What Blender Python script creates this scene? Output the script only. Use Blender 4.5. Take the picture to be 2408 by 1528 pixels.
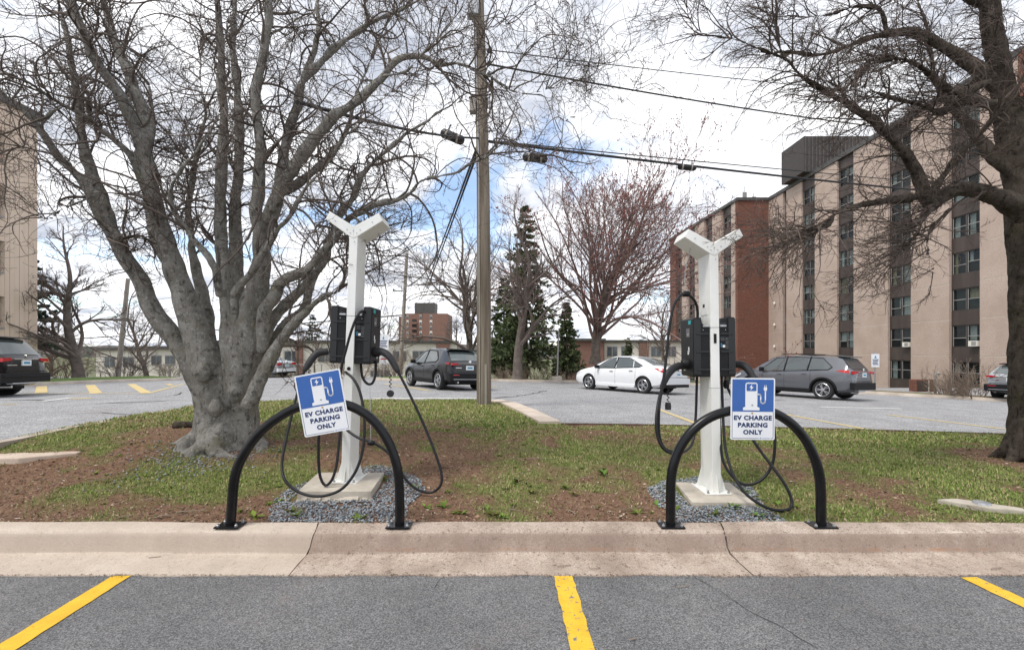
import bpy, bmesh, math, random
import numpy as np
from mathutils import Vector, Matrix

for o in list(bpy.data.objects): bpy.data.objects.remove(o)
scene = bpy.context.scene
col = scene.collection
R = math.radians

# ---------------------------------------------------------------- camera
F, CX, HY, CAMZ = 1070.0, 1204.0, 824.0, 1.47      # photo scaled to 2408 px wide
cam = bpy.data.cameras.new('camera')
cam.sensor_fit = 'HORIZONTAL'; cam.sensor_width = 36; cam.lens = 36 * F / 2408
cam.shift_y = (HY - 764) / 2408
cam.clip_start = 0.05; cam.clip_end = 5000
camo = bpy.data.objects.new('camera', cam); col.objects.link(camo)
camo.location = (0, 0, CAMZ); camo.rotation_euler = (R(90), 0, 0)
scene.camera = camo

# ---------------------------------------------------------------- world
SUN_EL, SUN_AZ = 60, 235      # azimuth: clockwise from +Y, where the sun stands
w = bpy.data.worlds.new('World'); scene.world = w; w.use_nodes = True
nt = w.node_tree; nt.nodes.clear()
def N(t, **k):
    n = nt.nodes.new(t)
    for a, b in k.items(): setattr(n, a, b)
    return n
L = nt.links.new
out = N('ShaderNodeOutputWorld')
sky = N('ShaderNodeTexSky', sky_type='NISHITA', sun_disc=False, sun_elevation=R(SUN_EL), sun_rotation=R(SUN_AZ), air_density=1.0, dust_density=0.6)
bg1 = N('ShaderNodeBackground'); bg1.inputs[1].default_value = 0.15; L(sky.outputs[0], bg1.inputs[0])
tc = N('ShaderNodeTexCoord'); sep = N('ShaderNodeSeparateXYZ'); L(tc.outputs['Generated'], sep.inputs[0])
mx = N('ShaderNodeMath', operation='MAXIMUM'); L(sep.outputs[2], mx.inputs[0]); mx.inputs[1].default_value = 0.0
ad = N('ShaderNodeMath', operation='ADD'); L(mx.outputs[0], ad.inputs[0]); ad.inputs[1].default_value = 0.16
dx = N('ShaderNodeMath', operation='DIVIDE'); L(sep.outputs[0], dx.inputs[0]); L(ad.outputs[0], dx.inputs[1])
dy = N('ShaderNodeMath', operation='DIVIDE'); L(sep.outputs[1], dy.inputs[0]); L(ad.outputs[0], dy.inputs[1])
cmb = N('ShaderNodeCombineXYZ'); L(dx.outputs[0], cmb.inputs[0]); L(dy.outputs[0], cmb.inputs[1])
cmb.inputs[2].default_value = 3.7
n1 = N('ShaderNodeTexNoise'); n1.inputs['Scale'].default_value = 1.25; n1.inputs['Detail'].default_value = 9; n1.inputs['Roughness'].default_value = 0.55
n1.inputs['Distortion'].default_value = 0.4
L(cmb.outputs[0], n1.inputs[0])
rp = N('ShaderNodeValToRGB'); rp.color_ramp.elements[0].position = 0.345; rp.color_ramp.elements[1].position = 0.45
rp.color_ramp.elements[0].color = (0.12, 0.12, 0.12, 1)
L(n1.outputs[0], rp.inputs[0])
n2 = N('ShaderNodeTexNoise'); n2.inputs['Scale'].default_value = 2.1; n2.inputs['Detail'].default_value = 8; n2.inputs['Roughness'].default_value = 0.6
L(cmb.outputs[0], n2.inputs[0])
rp2 = N('ShaderNodeValToRGB'); e = rp2.color_ramp.elements
e[0].position = 0.33; e[0].color = (0.40, 0.43, 0.50, 1); e[1].position = 0.66; e[1].color = (1.04, 1.04, 1.05, 1)
L(n2.outputs[0], rp2.inputs[0])
bg2 = N('ShaderNodeBackground'); bg2.inputs[1].default_value = 0.92; L(rp2.outputs[0], bg2.inputs[0])
mix = N('ShaderNodeMixShader'); L(rp.outputs[0], mix.inputs[0]); L(bg1.outputs[0], mix.inputs[1]); L(bg2.outputs[0], mix.inputs[2])
L(mix.outputs[0], out.inputs[0])

sl = bpy.data.lights.new('sun', 'SUN'); sl.energy = 1.45; sl.angle = R(12); sl.color = (1.0, 0.95, 0.88)
so = bpy.data.objects.new('sun', sl); col.objects.link(so)
_d = Vector((math.sin(R(SUN_AZ)) * math.cos(R(SUN_EL)), math.cos(R(SUN_AZ)) * math.cos(R(SUN_EL)), math.sin(R(SUN_EL))))
so.rotation_euler = _d.to_track_quat('Z', 'Y').to_euler()
vs = scene.view_settings
vs.view_transform = 'Standard'; vs.look = 'None'; vs.gamma = 1; vs.use_curve_mapping = False; vs.exposure = 0.82

# ---------------------------------------------------------------- positions
def PX(u, v, Y):            # photo pixel at distance Y
    return Vector(((u - CX) / F * Y, Y, CAMZ - (v - HY) / F * Y))
def lotz(X, Y):
    Xc = X if X > -4 else -4 + 0.02 * (X + 4)
    Xc = min(Xc, 22)
    return CAMZ - (1.526 + .0273 * Xc + .0278 * (min(max(Y, 2), 34) - 18))
KZ = CAMZ - 1.297           # kerb top
def sstep(t): t = min(1, max(0, t)); return t * t * (3 - 2 * t)
def gz0(X, Y):
    Lw = float(np.interp(X, [-6, -3, 0, 8], [1.7, 2.6, 3.4, 3.9]))
    t = sstep((Y - 3.68) / Lw)
    return (1 - t) * (KZ - 0.01) + t * (lotz(X, Y) + 0.05)
def hit(u, v, fn, y0=2.0, y1=80.0):
    f0 = lambda Y: PX(u, v, Y).z - fn((u - CX) / F * Y, Y)
    Y = y0; st = 0.1; prev = f0(Y)
    while Y < y1:
        Y2 = Y + st; c = f0(Y2)
        if c <= 0:
            a, b = Y, Y2
            for _ in range(25):
                m = (a + b) / 2
                if f0(m) > 0: a = m
                else: b = m
            return PX(u, v, b)
        Y = Y2
    return PX(u, v, y1)
GL = lambda u, v: hit(u, v, lotz)
GG = lambda u, v: hit(u, v, gz0)

# ---------------------------------------------------------------- materials
def newmat(name):
    m = bpy.data.materials.new(name); m.use_nodes = True
    return m, m.node_tree, m.node_tree.nodes['Principled BSDF']
def pmat(name, c1, c2=None, scale=8.0, rough=0.7, bump=0.0, bscale=None, metal=0.0, spec=0.4, detail=6, lo=0.35, hi=0.65, c3=None, s3=60, t3=0.62, stretch=None, coat=0.0, bdist=0.01):
    m, t, b = newmat(name)
    b.inputs['Roughness'].default_value = rough; b.inputs['Metallic'].default_value = metal
    b.inputs['Specular IOR Level'].default_value = spec
    if coat: b.inputs['Coat Weight'].default_value = coat; b.inputs['Coat Roughness'].default_value = 0.04
    if c2 is None and not bump:
        b.inputs['Base Color'].default_value = (*c1, 1); return m
    g = t.nodes.new('ShaderNodeNewGeometry'); vec = g.outputs['Position']
    if stretch:
        mp = t.nodes.new('ShaderNodeMapping'); mp.inputs['Scale'].default_value = stretch
        t.links.new(vec, mp.inputs[0]); vec = mp.outputs[0]
    if c2 is not None:
        n = t.nodes.new('ShaderNodeTexNoise'); n.inputs['Scale'].default_value = scale; n.inputs['Detail'].default_value = detail; n.inputs['Roughness'].default_value = .6
        t.links.new(vec, n.inputs[0])
        r = t.nodes.new('ShaderNodeValToRGB'); r.color_ramp.elements[0].position = lo; r.color_ramp.elements[1].position = hi
        r.color_ramp.elements[0].color = (*c1, 1); r.color_ramp.elements[1].color = (*c2, 1)
        t.links.new(n.outputs[0], r.inputs[0]); c = r.outputs[0]
        if c3 is not None:
            n3 = t.nodes.new('ShaderNodeTexNoise'); n3.inputs['Scale'].default_value = s3; n3.inputs['Detail'].default_value = 3
            t.links.new(vec, n3.inputs[0])
            r3 = t.nodes.new('ShaderNodeValToRGB'); r3.color_ramp.elements[0].position = t3; r3.color_ramp.elements[1].position = t3 + .05
            t.links.new(n3.outputs[0], r3.inputs[0])
            mxn = t.nodes.new('ShaderNodeMixRGB'); t.links.new(r3.outputs[0], mxn.inputs[0]); t.links.new(c, mxn.inputs[1]); mxn.inputs[2].default_value = (*c3, 1)
            c = mxn.outputs[0]
        t.links.new(c, b.inputs['Base Color'])
    else: b.inputs['Base Color'].default_value = (*c1, 1)
    if bump:
        nb = t.nodes.new('ShaderNodeTexNoise'); nb.inputs['Scale'].default_value = bscale or scale * 3; nb.inputs['Detail'].default_value = 8; nb.inputs['Roughness'].default_value = .65
        t.links.new(vec, nb.inputs[0])
        bp = t.nodes.new('ShaderNodeBump'); bp.inputs['Strength'].default_value = bump; bp.inputs['Distance'].default_value = bdist
        t.links.new(nb.outputs[0], bp.inputs['Height']); t.links.new(bp.outputs[0], b.inputs['Normal'])
    return m
def attrmat(name, attr='col', rough=0.8, spec=0.2, trans=0.0):
    m, t, b = newmat(name)
    a = t.nodes.new('ShaderNodeAttribute'); a.attribute_name = attr
    t.links.new(a.outputs['Color'], b.inputs['Base Color']); b.inputs['Roughness'].default_value = rough; b.inputs['Specular IOR Level'].default_value = spec
    return m
def glassmat(name, tint=(0.02, 0.025, 0.03), trans=0.45, rough=0.03):
    m, t, b = newmat(name)
    b.inputs['Base Color'].default_value = (*tint, 1); b.inputs['Roughness'].default_value = rough; b.inputs['Specular IOR Level'].default_value = 0.9
    tr = t.nodes.new('ShaderNodeBsdfTransparent'); tr.inputs[0].default_value = (.8, .85, .85, 1)
    mx = t.nodes.new('ShaderNodeMixShader'); mx.inputs[0].default_value = trans
    t.links.new(b.outputs[0], mx.inputs[1]); t.links.new(tr.outputs[0], mx.inputs[2])
    t.links.new(mx.outputs[0], t.nodes['Material Output'].inputs[0])
    return m

def asphalt(name, c, c2, pitch=110):
    m, t, b = newmat(name); g = t.nodes.new('ShaderNodeNewGeometry')
    def noise(s, d=4, ro=.6):
        n = t.nodes.new('ShaderNodeTexNoise'); n.inputs['Scale'].default_value = s; n.inputs['Detail'].default_value = d; n.inputs['Roughness'].default_value = ro
        t.links.new(g.outputs['Position'], n.inputs[0]); return n.outputs[0]
    def ramp(src, p0, c0, p1, c1_):
        r = t.nodes.new('ShaderNodeValToRGB'); r.color_ramp.elements[0].position = p0; r.color_ramp.elements[1].position = p1
        r.color_ramp.elements[0].color = (*c0, 1); r.color_ramp.elements[1].color = (*c1_, 1); t.links.new(src, r.inputs[0]); return r.outputs[0]
    def mixn(f, a, bb, mode='MIX'):
        x = t.nodes.new('ShaderNodeMixRGB'); x.blend_type = mode
        for i, s in enumerate((f, a, bb)):
            if isinstance(s, (int, float)): x.inputs[i].default_value = s
            elif isinstance(s, tuple): x.inputs[i].default_value = (*s, 1)
            else: t.links.new(s, x.inputs[i])
        return x.outputs[0]
    base = ramp(noise(1.3, 8, .7), .36, c, .66, c2)
    v = t.nodes.new('ShaderNodeTexVoronoi'); v.inputs['Scale'].default_value = pitch; t.links.new(g.outputs['Position'], v.inputs[0])
    sv = t.nodes.new('ShaderNodeSeparateColor'); t.links.new(v.outputs['Color'], sv.inputs[0])
    st = ramp(sv.outputs[0], .2, (.5, .5, .5), .97, (1.8, 1.77, 1.73))
    b1 = mixn(.8, base, st, 'MULTIPLY')
    fine = ramp(noise(pitch * .55, 3, .7), .3, (.62, .62, .62), .72, (1.4, 1.4, 1.4))
    b1 = mixn(.6, b1, fine, 'MULTIPLY')
    dark = ramp(noise(2.6, 6, .7), .60, (1, 1, 1), .72, (.72, .72, .72)); b1 = mixn(.8, b1, dark, 'MULTIPLY')
    stain = ramp(noise(.8, 7, .75), .54, (0, 0, 0), .72, (.5, .5, .5))
    b2 = mixn(stain, b1, (.26, .2, .17))
    t.links.new(b2, b.inputs['Base Color']); b.inputs['Roughness'].default_value = .9; b.inputs['Specular IOR Level'].default_value = .25
    bp = t.nodes.new('ShaderNodeBump'); bp.inputs['Strength'].default_value = .7; bp.inputs['Distance'].default_value = .006
    t.links.new(v.outputs['Distance'], bp.inputs['Height']); t.links.new(bp.outputs[0], b.inputs['Normal'])
    return m

M = {}
M['asphalt_near'] = asphalt('asphalt_near', (.128, .130, .133), (.185, .185, .187), 180)
M['asphalt_far'] = asphalt('asphalt_far', (.25, .253, .26), (.33, .332, .338), 75)
M['conc_kerb'] = pmat('kerb_concrete', (.40, .30, .235), (.56, .46, .375), 2.2, .9, .5, 70, c3=(.22, .17, .14), s3=55, t3=.66, bdist=.004)
M['conc_kerb_pale'] = pmat('kerb_concrete_pale', (.48, .40, .325), (.62, .53, .44), 2.0, .9, .35, 70, c3=(.3, .24, .2), s3=45, t3=.70, bdist=.003)
M['conc_pad'] = pmat('pad_concrete', (.36, .32, .265), (.50, .45, .375), 5, .9, .4, 60, c3=(.25, .22, .19), s3=80, t3=.68, bdist=.003)
M['far_kerb'] = pmat('far_kerb_concrete', (.36, .30, .25), (.52, .46, .39), 1.4, .9)
M['crack'] = pmat('crack_dark', (.03, .027, .025), (.06, .055, .05), 20, .95)
M['yellow'] = pmat('yellow_paint', (.72, .42, .02), (.80, .50, .035), 6, .75, .3, 90)
M['yellow_far'] = pmat('yellow_paint_worn', (.60, .43, .12), (.50, .43, .28), 5, .8)
M['white_line'] = pmat('white_line_paint', (.6, .6, .58), (.72, .72, .7), 3, .8)
M['white_metal'] = pmat('white_powder_coat', (.74, .74, .70), (.82, .82, .79), 3, .42, .0, c3=(.58, .56, .50), s3=22, t3=.74)
M['steel'] = pmat('galvanised_steel', (.33, .34, .35), (.5, .5, .51), 30, .4, metal=.7)
M['rust'] = pmat('rust_streak', (.45, .25, .09), (.55, .35, .15), 40, .9)
M['black_paint'] = pmat('black_gloss_paint', (.004, .004, .005), (.008, .008, .009), 14, .27, .10, 120, spec=.32, c3=(.06, .06, .06), s3=48, t3=.76, bdist=.002)
M['black_plastic'] = pmat('black_plastic', (.006, .006, .007), (.010, .010, .011), 10, .42, .12, 180, spec=.28, bdist=.001)
M['black_rib'] = pmat('black_satin_rib', (.014, .0145, .016), None, rough=.3, spec=.4)
M['cable'] = pmat('cable_rubber', (.010, .010, .011), (.018, .018, .020), 30, .45, spec=.3)
M['connector'] = pmat('connector_plastic', (.022, .022, .024), (.034, .034, .036), 25, .55, spec=.35)
M['label_grey'] = pmat('label_grey', (.12, .12, .13), (.2, .2, .21), 90, .5)
M['label_white'] = pmat('label_white', (.75, .76, .76))
M['label_blue'] = pmat('label_blue', (.03, .25, .42))
M['label_teal'] = pmat('label_teal', (.05, .38, .40))
M['sign_white'] = pmat('sign_white', (.74, .75, .77), (.79, .80, .82), 4, .35)
M['sign_blue'] = pmat('sign_blue', (.034, .112, .36), (.040, .125, .39), 5, .38)
M['sign_navy'] = pmat('sign_navy', (.015, .035, .12))
M['rubber'] = pmat('tyre_rubber', (.016, .016, .017), (.028, .028, .029), 20, .8)
M['red'] = pmat('red_plastic', (.45, .012, .015), None, rough=.15, coat=.5)

# ---------------------------------------------------------------- mesh builder
WOFF = {}
class MB:
    def __init__(s): s.v = []; s.f = []; s.mi = []
    def add(s, vs, fs, mi=0):
        o = len(s.v); s.v += [tuple(x) for x in vs]; s.f += [tuple(i + o for i in f) for f in fs]; s.mi += [mi] * len(fs); return s
    def box(s, c, d, rot=None, mi=0):
        hx, hy, hz = d[0] / 2, d[1] / 2, d[2] / 2
        p = [Vector((x, y, z)) for z in (-hz, hz) for y in (-hy, hy) for x in (-hx, hx)]
        if rot is not None: p = [rot @ q for q in p]
        p = [q + Vector(c) for q in p]
        return s.add(p, [(0, 2, 3, 1), (4, 5, 7, 6), (0, 1, 5, 4), (2, 6, 7, 3), (0, 4, 6, 2), (1, 3, 7, 5)], mi)
    def bb(s, x0, x1, y0, y1, z0, z1, mi=0): return s.box(((x0 + x1) / 2, (y0 + y1) / 2, (z0 + z1) / 2), (x1 - x0, y1 - y0, z1 - z0), None, mi)
    def prism(s, poly, axis, a, b, mi=0):
        """poly: 2D points; axis 'y': poly=(x,z); 'x': poly=(y,z); 'z': poly=(x,y)"""
        def mk(p, d): return {'y': (p[0], d, p[1]), 'x': (d, p[0], p[1]), 'z': (p[0], p[1], d)}[axis]
        n = len(poly); vs = [mk(p, a) for p in poly] + [mk(p, b) for p in poly]
        fs = [tuple(range(n))[::-1], tuple(range(n, 2 * n))] + [(i, (i + 1) % n, n + (i + 1) % n, n + i) for i in range(n)]
        return s.add(vs, fs, mi)
    def tube(s, pts, rad, sides=8, mi=0, cap=True):
        pts = [Vector(p) for p in pts]; n = len(pts)
        if not hasattr(rad, '__len__'): rad = [rad] * n
        up = Vector((0, 0, 1)); prev = None; vs = []
        for i in range(n):
            t = (pts[min(i + 1, n - 1)] - pts[max(i - 1, 0)])
            if t.length < 1e-9: t = Vector((0, 0, 1))
            t.normalize()
            if prev is None:
                a = t.cross(up)
                if a.length < 1e-3: a = t.cross(Vector((1, 0, 0)))
            else: a = prev - t * prev.dot(t)
            if a.length < 1e-6: a = t.orthogonal()
            a.normalize(); prev = a; b = t.cross(a)
            for k in range(sides):
                th = 2 * math.pi * k / sides
                vs.append(pts[i] + (a * math.cos(th) + b * math.sin(th)) * rad[i])
        fs = [(i * sides + k, i * sides + (k + 1) % sides, (i + 1) * sides + (k + 1) % sides, (i + 1) * sides + k) for i in range(n - 1) for k in range(sides)]
        if cap: fs += [tuple(range(sides))[::-1], tuple(range((n - 1) * sides, n * sides))]
        return s.add(vs, fs, mi)
    def lathe(s, prof, c, axis='z', sides=20, mi=0, cap=True):
        """prof: (r, h)"""
        vs = []; n = len(prof)
        for r, h in prof:
            for k in range(sides):
                th = 2 * math.pi * k / sides; x, y = r * math.cos(th), r * math.sin(th)
                p = {'z': (x, y, h), 'y': (x, h, y), 'x': (h, x, y)}[axis]
                vs.append((p[0] + c[0], p[1] + c[1], p[2] + c[2]))
        fs = [(i * sides + k, i * sides + (k + 1) % sides, (i + 1) * sides + (k + 1) % sides, (i + 1) * sides + k) for i in range(n - 1) for k in range(sides)]
        if cap: fs += [tuple(range(sides))[::-1], tuple(range((n - 1) * sides, n * sides))]
        return s.add(vs, fs, mi)
    def ribbon(s, pts, wd, y0, y1, mi=0):      # flat 2D polyline in xz, as prisms
        for (a, b) in zip(pts[:-1], pts[1:]):
            a = Vector((a[0], a[1])); b = Vector((b[0], b[1])); t = (b - a).normalized(); nn = Vector((-t.y, t.x)) * wd / 2; e = t * wd * .3
            s.prism([a - e + nn, a - e - nn, b + e - nn, b + e + nn], 'y', y0, y1, mi)
        return s
    def build(s, name, mat, parent=None, local=False, smooth=False, bevel=0, bseg=2):
        off = Vector((0, 0, 0))
        if parent is not None and not local: off = WOFF.get(parent.name, Vector((0, 0, 0)))
        me = bpy.data.meshes.new(name)
        me.from_pydata([(x - off[0], y - off[1], z - off[2]) for x, y, z in s.v], [], s.f)
        mats = mat if isinstance(mat, (list, tuple)) else [mat]
        for m in mats: me.materials.append(M[m] if isinstance(m, str) else m)
        if len(mats) > 1: me.polygons.foreach_set('material_index', s.mi)
        bm = bmesh.new(); bm.from_mesh(me); bmesh.ops.recalc_face_normals(bm, faces=bm.faces)
        if bevel: bmesh.ops.bevel(bm, geom=[e for e in bm.edges if len(e.link_faces) == 2 and e.calc_face_angle(0) > .5], offset=bevel, segments=bseg, affect='EDGES', profile=.6, clamp_overlap=True)
        bm.to_mesh(me); bm.free()
        if smooth:
            me.polygons.foreach_set('use_smooth', [True] * len(me.polygons))
            me.set_sharp_from_angle(angle=R(smooth if smooth > 1 else 40))
        return link(name, me, parent)
def link(name, me, parent=None):
    o = bpy.data.objects.new(name, me); col.objects.link(o)
    if parent is not None:
        o.parent = parent; WOFF[o.name] = WOFF.get(parent.name, Vector((0, 0, 0)))
    else: WOFF[o.name] = Vector((0, 0, 0))
    return o
def thing(name, label, cat, loc=(0, 0, 0), group=None, rz=0):
    o = bpy.data.objects.new(name, None); col.objects.link(o); o.location = loc; o.rotation_euler = (0, 0, rz)
    o.empty_display_size = .2
    WOFF[o.name] = Vector(loc); tag(o, label, cat, group); return o
def tag(o, label, cat, group=None):
    o['label'] = label; o['category'] = cat
    if group: o['group'] = group
    return o
def struct(o, kind='structure'): o['kind'] = kind; return o
def npmesh(name, V, Fa, mat, parent=None, nper=3, smooth=False, colr=None, fcol=None):
    """fast mesh: V (n,3), Fa (m,k)"""
    V = np.asarray(V, dtype=np.float32); Fa = np.asarray(Fa, dtype=np.int32)
    if parent is not None: V = V - np.array(WOFF.get(parent.name, (0, 0, 0)), dtype=np.float32)
    me = bpy.data.meshes.new(name); k = Fa.shape[1]
    me.vertices.add(len(V)); me.vertices.foreach_set('co', V.ravel())
    me.loops.add(Fa.size); me.loops.foreach_set('vertex_index', Fa.ravel())
    me.polygons.add(len(Fa)); me.polygons.foreach_set('loop_start', np.arange(0, Fa.size, k, dtype=np.int32)); me.polygons.foreach_set('loop_total', np.full(len(Fa), k, dtype=np.int32))
    if smooth: me.polygons.foreach_set('use_smooth', np.ones(len(Fa), dtype=bool))
    me.update(calc_edges=True); me.validate()
    if colr is not None:
        a = me.attributes.new('col', 'FLOAT_COLOR', 'POINT'); c = np.ones((len(V), 4), dtype=np.float32); c[:, :3] = colr; a.data.foreach_set('color', c.ravel())
    me.materials.append(M[mat] if isinstance(mat, str) else mat)
    return link(name, me, parent)
def catmull(pts, n=6):
    pts = [np.array(p, float) for p in pts]
    if len(pts) < 3: return [Vector(p) for p in pts]
    P = [2 * pts[0] - pts[1]] + pts + [2 * pts[-1] - pts[-2]]; o = []
    for i in range(1, len(P) - 2):
        for j in range(n):
            t = j / n; a, b, c, d = P[i - 1], P[i], P[i + 1], P[i + 2]
            o.append(.5 * ((2 * b) + (-a + c) * t + (2 * a - 5 * b + 4 * c - d) * t ** 2 + (-a + 3 * b - 3 * c + d) * t ** 3))
    o.append(pts[-1]); return o
def evalmesh(o):
    dg = bpy.context.evaluated_depsgraph_get(); dg.update()
    return bpy.data.meshes.new_from_object(o.evaluated_get(dg))
def text_polys(body, size, bold=0.0, align='CENTER'):
    c = bpy.data.curves.new('txt', 'FONT'); c.body = body; c.size = size; c.align_x = align; c.offset = bold; c.resolution_u = 3; c.space_character = 1.1
    o = bpy.data.objects.new('txt', c); col.objects.link(o)
    me = evalmesh(o); vs = [tuple(v.co) for v in me.vertices]; fs = [tuple(p.vertices) for p in me.polygons]
    bpy.data.objects.remove(o); bpy.data.curves.remove(c); bpy.data.meshes.remove(me)
    return vs, fs
def vnoise(x, y, seed=0, octv=4):
    x = np.asarray(x, float); y = np.asarray(y, float); r = np.zeros_like(x); a = 1; tot = 0
    rng = np.random.default_rng(seed)
    T = rng.random((256, 256))
    for o in range(octv):
        xi = np.floor(x).astype(int); yi = np.floor(y).astype(int); fx = x - xi; fy = y - yi
        fx = fx * fx * (3 - 2 * fx); fy = fy * fy * (3 - 2 * fy)
        g = lambda i, j: T[(xi + i) % 256, (yi + j) % 256]
        r += a * ((g(0, 0) * (1 - fx) + g(1, 0) * fx) * (1 - fy) + (g(0, 1) * (1 - fx) + g(1, 1) * fx) * fy); tot += a
        a *= .5; x = x * 2.03 + 17; y = y * 2.03 + 31
    return r / tot

# ================================================================= SETTING
def inpoly(x, y, poly):
    x = np.asarray(x); y = np.asarray(y); r = np.zeros(x.shape, bool); n = len(poly)
    for i in range(n):
        x1, y1 = poly[i]; x2, y2 = poly[(i + 1) % n]
        if y1 == y2: continue
        c = ((y1 > y) != (y2 > y)) & (x < (x2 - x1) * (y - y1) / (y2 - y1) + x1); r ^= c
    return r
def vz(fn, X, Y): return np.array([fn(a, b) for a, b in zip(X.ravel(), Y.ravel())]).reshape(X.shape)
def gridmesh(name, xs, ys, Z, mat, keep=None, attr=None):
    XX, YY = np.meshgrid(xs, ys); nx, ny = len(xs), len(ys)
    V = np.stack([XX.ravel(), YY.ravel(), Z.ravel()], 1)
    I = np.arange(nx * ny).reshape(ny, nx)
    Fa = np.stack([I[:-1, :-1], I[:-1, 1:], I[1:, 1:], I[1:, :-1]], -1).reshape(-1, 4)
    if keep is not None: Fa = Fa[keep(V[Fa].mean(1))]
    used = np.unique(Fa); mp = -np.ones(len(V), int); mp[used] = np.arange(len(used))
    o = npmesh(name, V[used], mp[Fa], mat, smooth=True)
    if attr is not None:
        a = o.data.attributes.new('mask', 'FLOAT', 'POINT'); a.data.foreach_set('value', attr.ravel()[used].astype(np.float32))
    return o

# island outline from the photo, laid on the back lot's surface
isl_px = [(-500, 1075), (-150, 1072), (0, 1046), (150, 1013), (300, 986), (455, 960), (560, 950), (700, 945), (900, 943), (1125, 944), (1180, 948), (1215, 956), (1262, 976), (1318, 1004), (1500, 1006), (1700, 1010), (2000, 1017), (2360, 1028), (2800, 1040)]
ISL = [GL(u, v) for u, v in isl_px]
ISLP = [(p.x, p.y) for p in ISL] + [(14, ISL[-1].y), (14, 3.0), (-14, 3.0), (-14, ISL[0].y)]

# front lot
xs = np.linspace(-14, 14, 57); ys = np.linspace(-6, 2.985, 20)
struct(gridmesh('front_lot_asphalt', xs, ys, np.zeros((20, 57)), 'asphalt_near'))
FRONT = bpy.data.objects['front_lot_asphalt']
# back lot
xs = np.concatenate([np.arange(-60, -9, 1.5), np.arange(-9, 12, .2), np.arange(12, 34, 1.0)]); ys = np.concatenate([np.arange(3.2, 15, .2), np.arange(15, 30.1, .5)])
XX, YY = np.meshgrid(xs, ys); Z = vz(lotz, XX, YY)
ins = inpoly(XX, YY, ISLP); Zg = vz(gz0, XX, YY); Z = np.where(ins, np.minimum(Z, Zg) - .35, Z)
# far kerb line of the back lot
fk_px = [(-700, 960), (97, 906), (250, 899), (430, 893.5)]
FKL = [GL(u, v) for u, v in fk_px]
FKR = [GL(u, v) for u, v in [(880, 894), (960, 896), (1150, 897), (1310, 899), (1450, 901), (1620, 905.5), (1800, 914), (2050, 927), (2360, 944.5), (2900, 974)]]
lotpoly = [(-60, 2)] + [(-60, FKL[0].y)] + [(p.x, p.y) for p in FKL] + [(FKL[-1].x - 1, 40), (FKR[0].x, 40)] + [(p.x, p.y) for p in FKR] + [(40, FKR[-1].y - 3), (40, 2)]
LOT = struct(gridmesh('back_lot_asphalt', xs, ys, Z, 'asphalt_far'))

# island soil with a grass mask
def gmask(X, Y):
    n = vnoise(X * .9 + 5, Y * .9 + 3, 3, 5); n2 = vnoise(X * 4, Y * 4, 8, 3)
    b = np.interp(Y, [3.4, 4.2, 5.2, 6.5, 8, 12], [-.04, .06, .16, .36, .60, .62])
    b = b + np.interp(X, [-6, -2.2, -.5, 2.3, 3.2, 6], [-.02, -.10, -.04, .12, .34, .34]) * np.interp(Y, [3.4, 7], [1, .5])
    b = b + np.where((X < -3.2) & (Y > 4.4), .25 * np.clip((Y - 4.4) / .8, 0, 1), 0)
    m = np.clip(.37 + b + (n - .5) * 1.9 + (n2 - .5) * 1.1, 0, 1)
    d1 = np.hypot(X + 4.0, Y - 6.1); m = m * np.clip((d1 - .55) / .5, .1, 1)
    d2 = np.hypot(X - 6.2, Y - 5.4); m = m * np.clip((d2 - .5) / .6, .05, 1)
    return m
gy = ISLP
xs = np.arange(-11, 12.2, .075); ys = np.arange(3.42, 14.4, .075)
XX, YY = np.meshgrid(xs, ys)
Zi = vz(gz0, XX, YY) + (vnoise(XX * 3, YY * 3, 4, 4) - .5) * .05 * np.clip((YY - 3.42) / .3, 0, 1)
_mk = gmask(XX, YY)
m, t, b = newmat('island_soil'); M['soil'] = m
g = t.nodes.new('ShaderNodeNewGeometry'); at = t.nodes.new('ShaderNodeAttribute'); at.attribute_name = 'mask'
def _n(s, d=6, r=.65):
    n = t.nodes.new('ShaderNodeTexNoise'); n.inputs['Scale'].default_value = s; n.inputs['Detail'].default_value = d; n.inputs['Roughness'].default_value = r; t.links.new(g.outputs['Position'], n.inputs[0]); return n.outputs[0]
def _r(src, stops):
    r = t.nodes.new('ShaderNodeValToRGB'); el = r.color_ramp.elements
    while len(el) < len(stops): el.new(.5)
    for q, (p, c) in zip(el, stops): q.position = p; q.color = (*c, 1)
    t.links.new(src, r.inputs[0]); return r.outputs[0]
dirt = _r(_n(17, 10, .8), [(.3, (.11, .064, .043)), (.5, (.21, .122, .080)), (.7, (.34, .23, .16))])
grn = _r(_n(14, 8, .75), [(.3, (.075, .085, .028)), (.5, (.155, .175, .055)), (.72, (.27, .26, .11))])
mxx = t.nodes.new('ShaderNodeMixRGB'); t.links.new(_r(at.outputs['Fac'], [(.3, (0, 0, 0)), (.75, (1, 1, 1))]), mxx.inputs[0]); t.links.new(dirt, mxx.inputs[1]); t.links.new(grn, mxx.inputs[2])
t.links.new(mxx.outputs[0], b.inputs['Base Color']); b.inputs['Roughness'].default_value = .95; b.inputs['Specular IOR Level'].default_value = .1
bp = t.nodes.new('ShaderNodeBump'); bp.inputs['Strength'].default_value = 1; bp.inputs['Distance'].default_value = .03; t.links.new(_n(38, 6, .7), bp.inputs['Height']); t.links.new(bp.outputs[0], b.inputs['Normal'])
ISLO = struct(gridmesh('island_ground', xs, ys, Zi, 'soil', keep=lambda c: inpoly(c[:, 0], c[:, 1], ISLP), attr=_mk))

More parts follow.
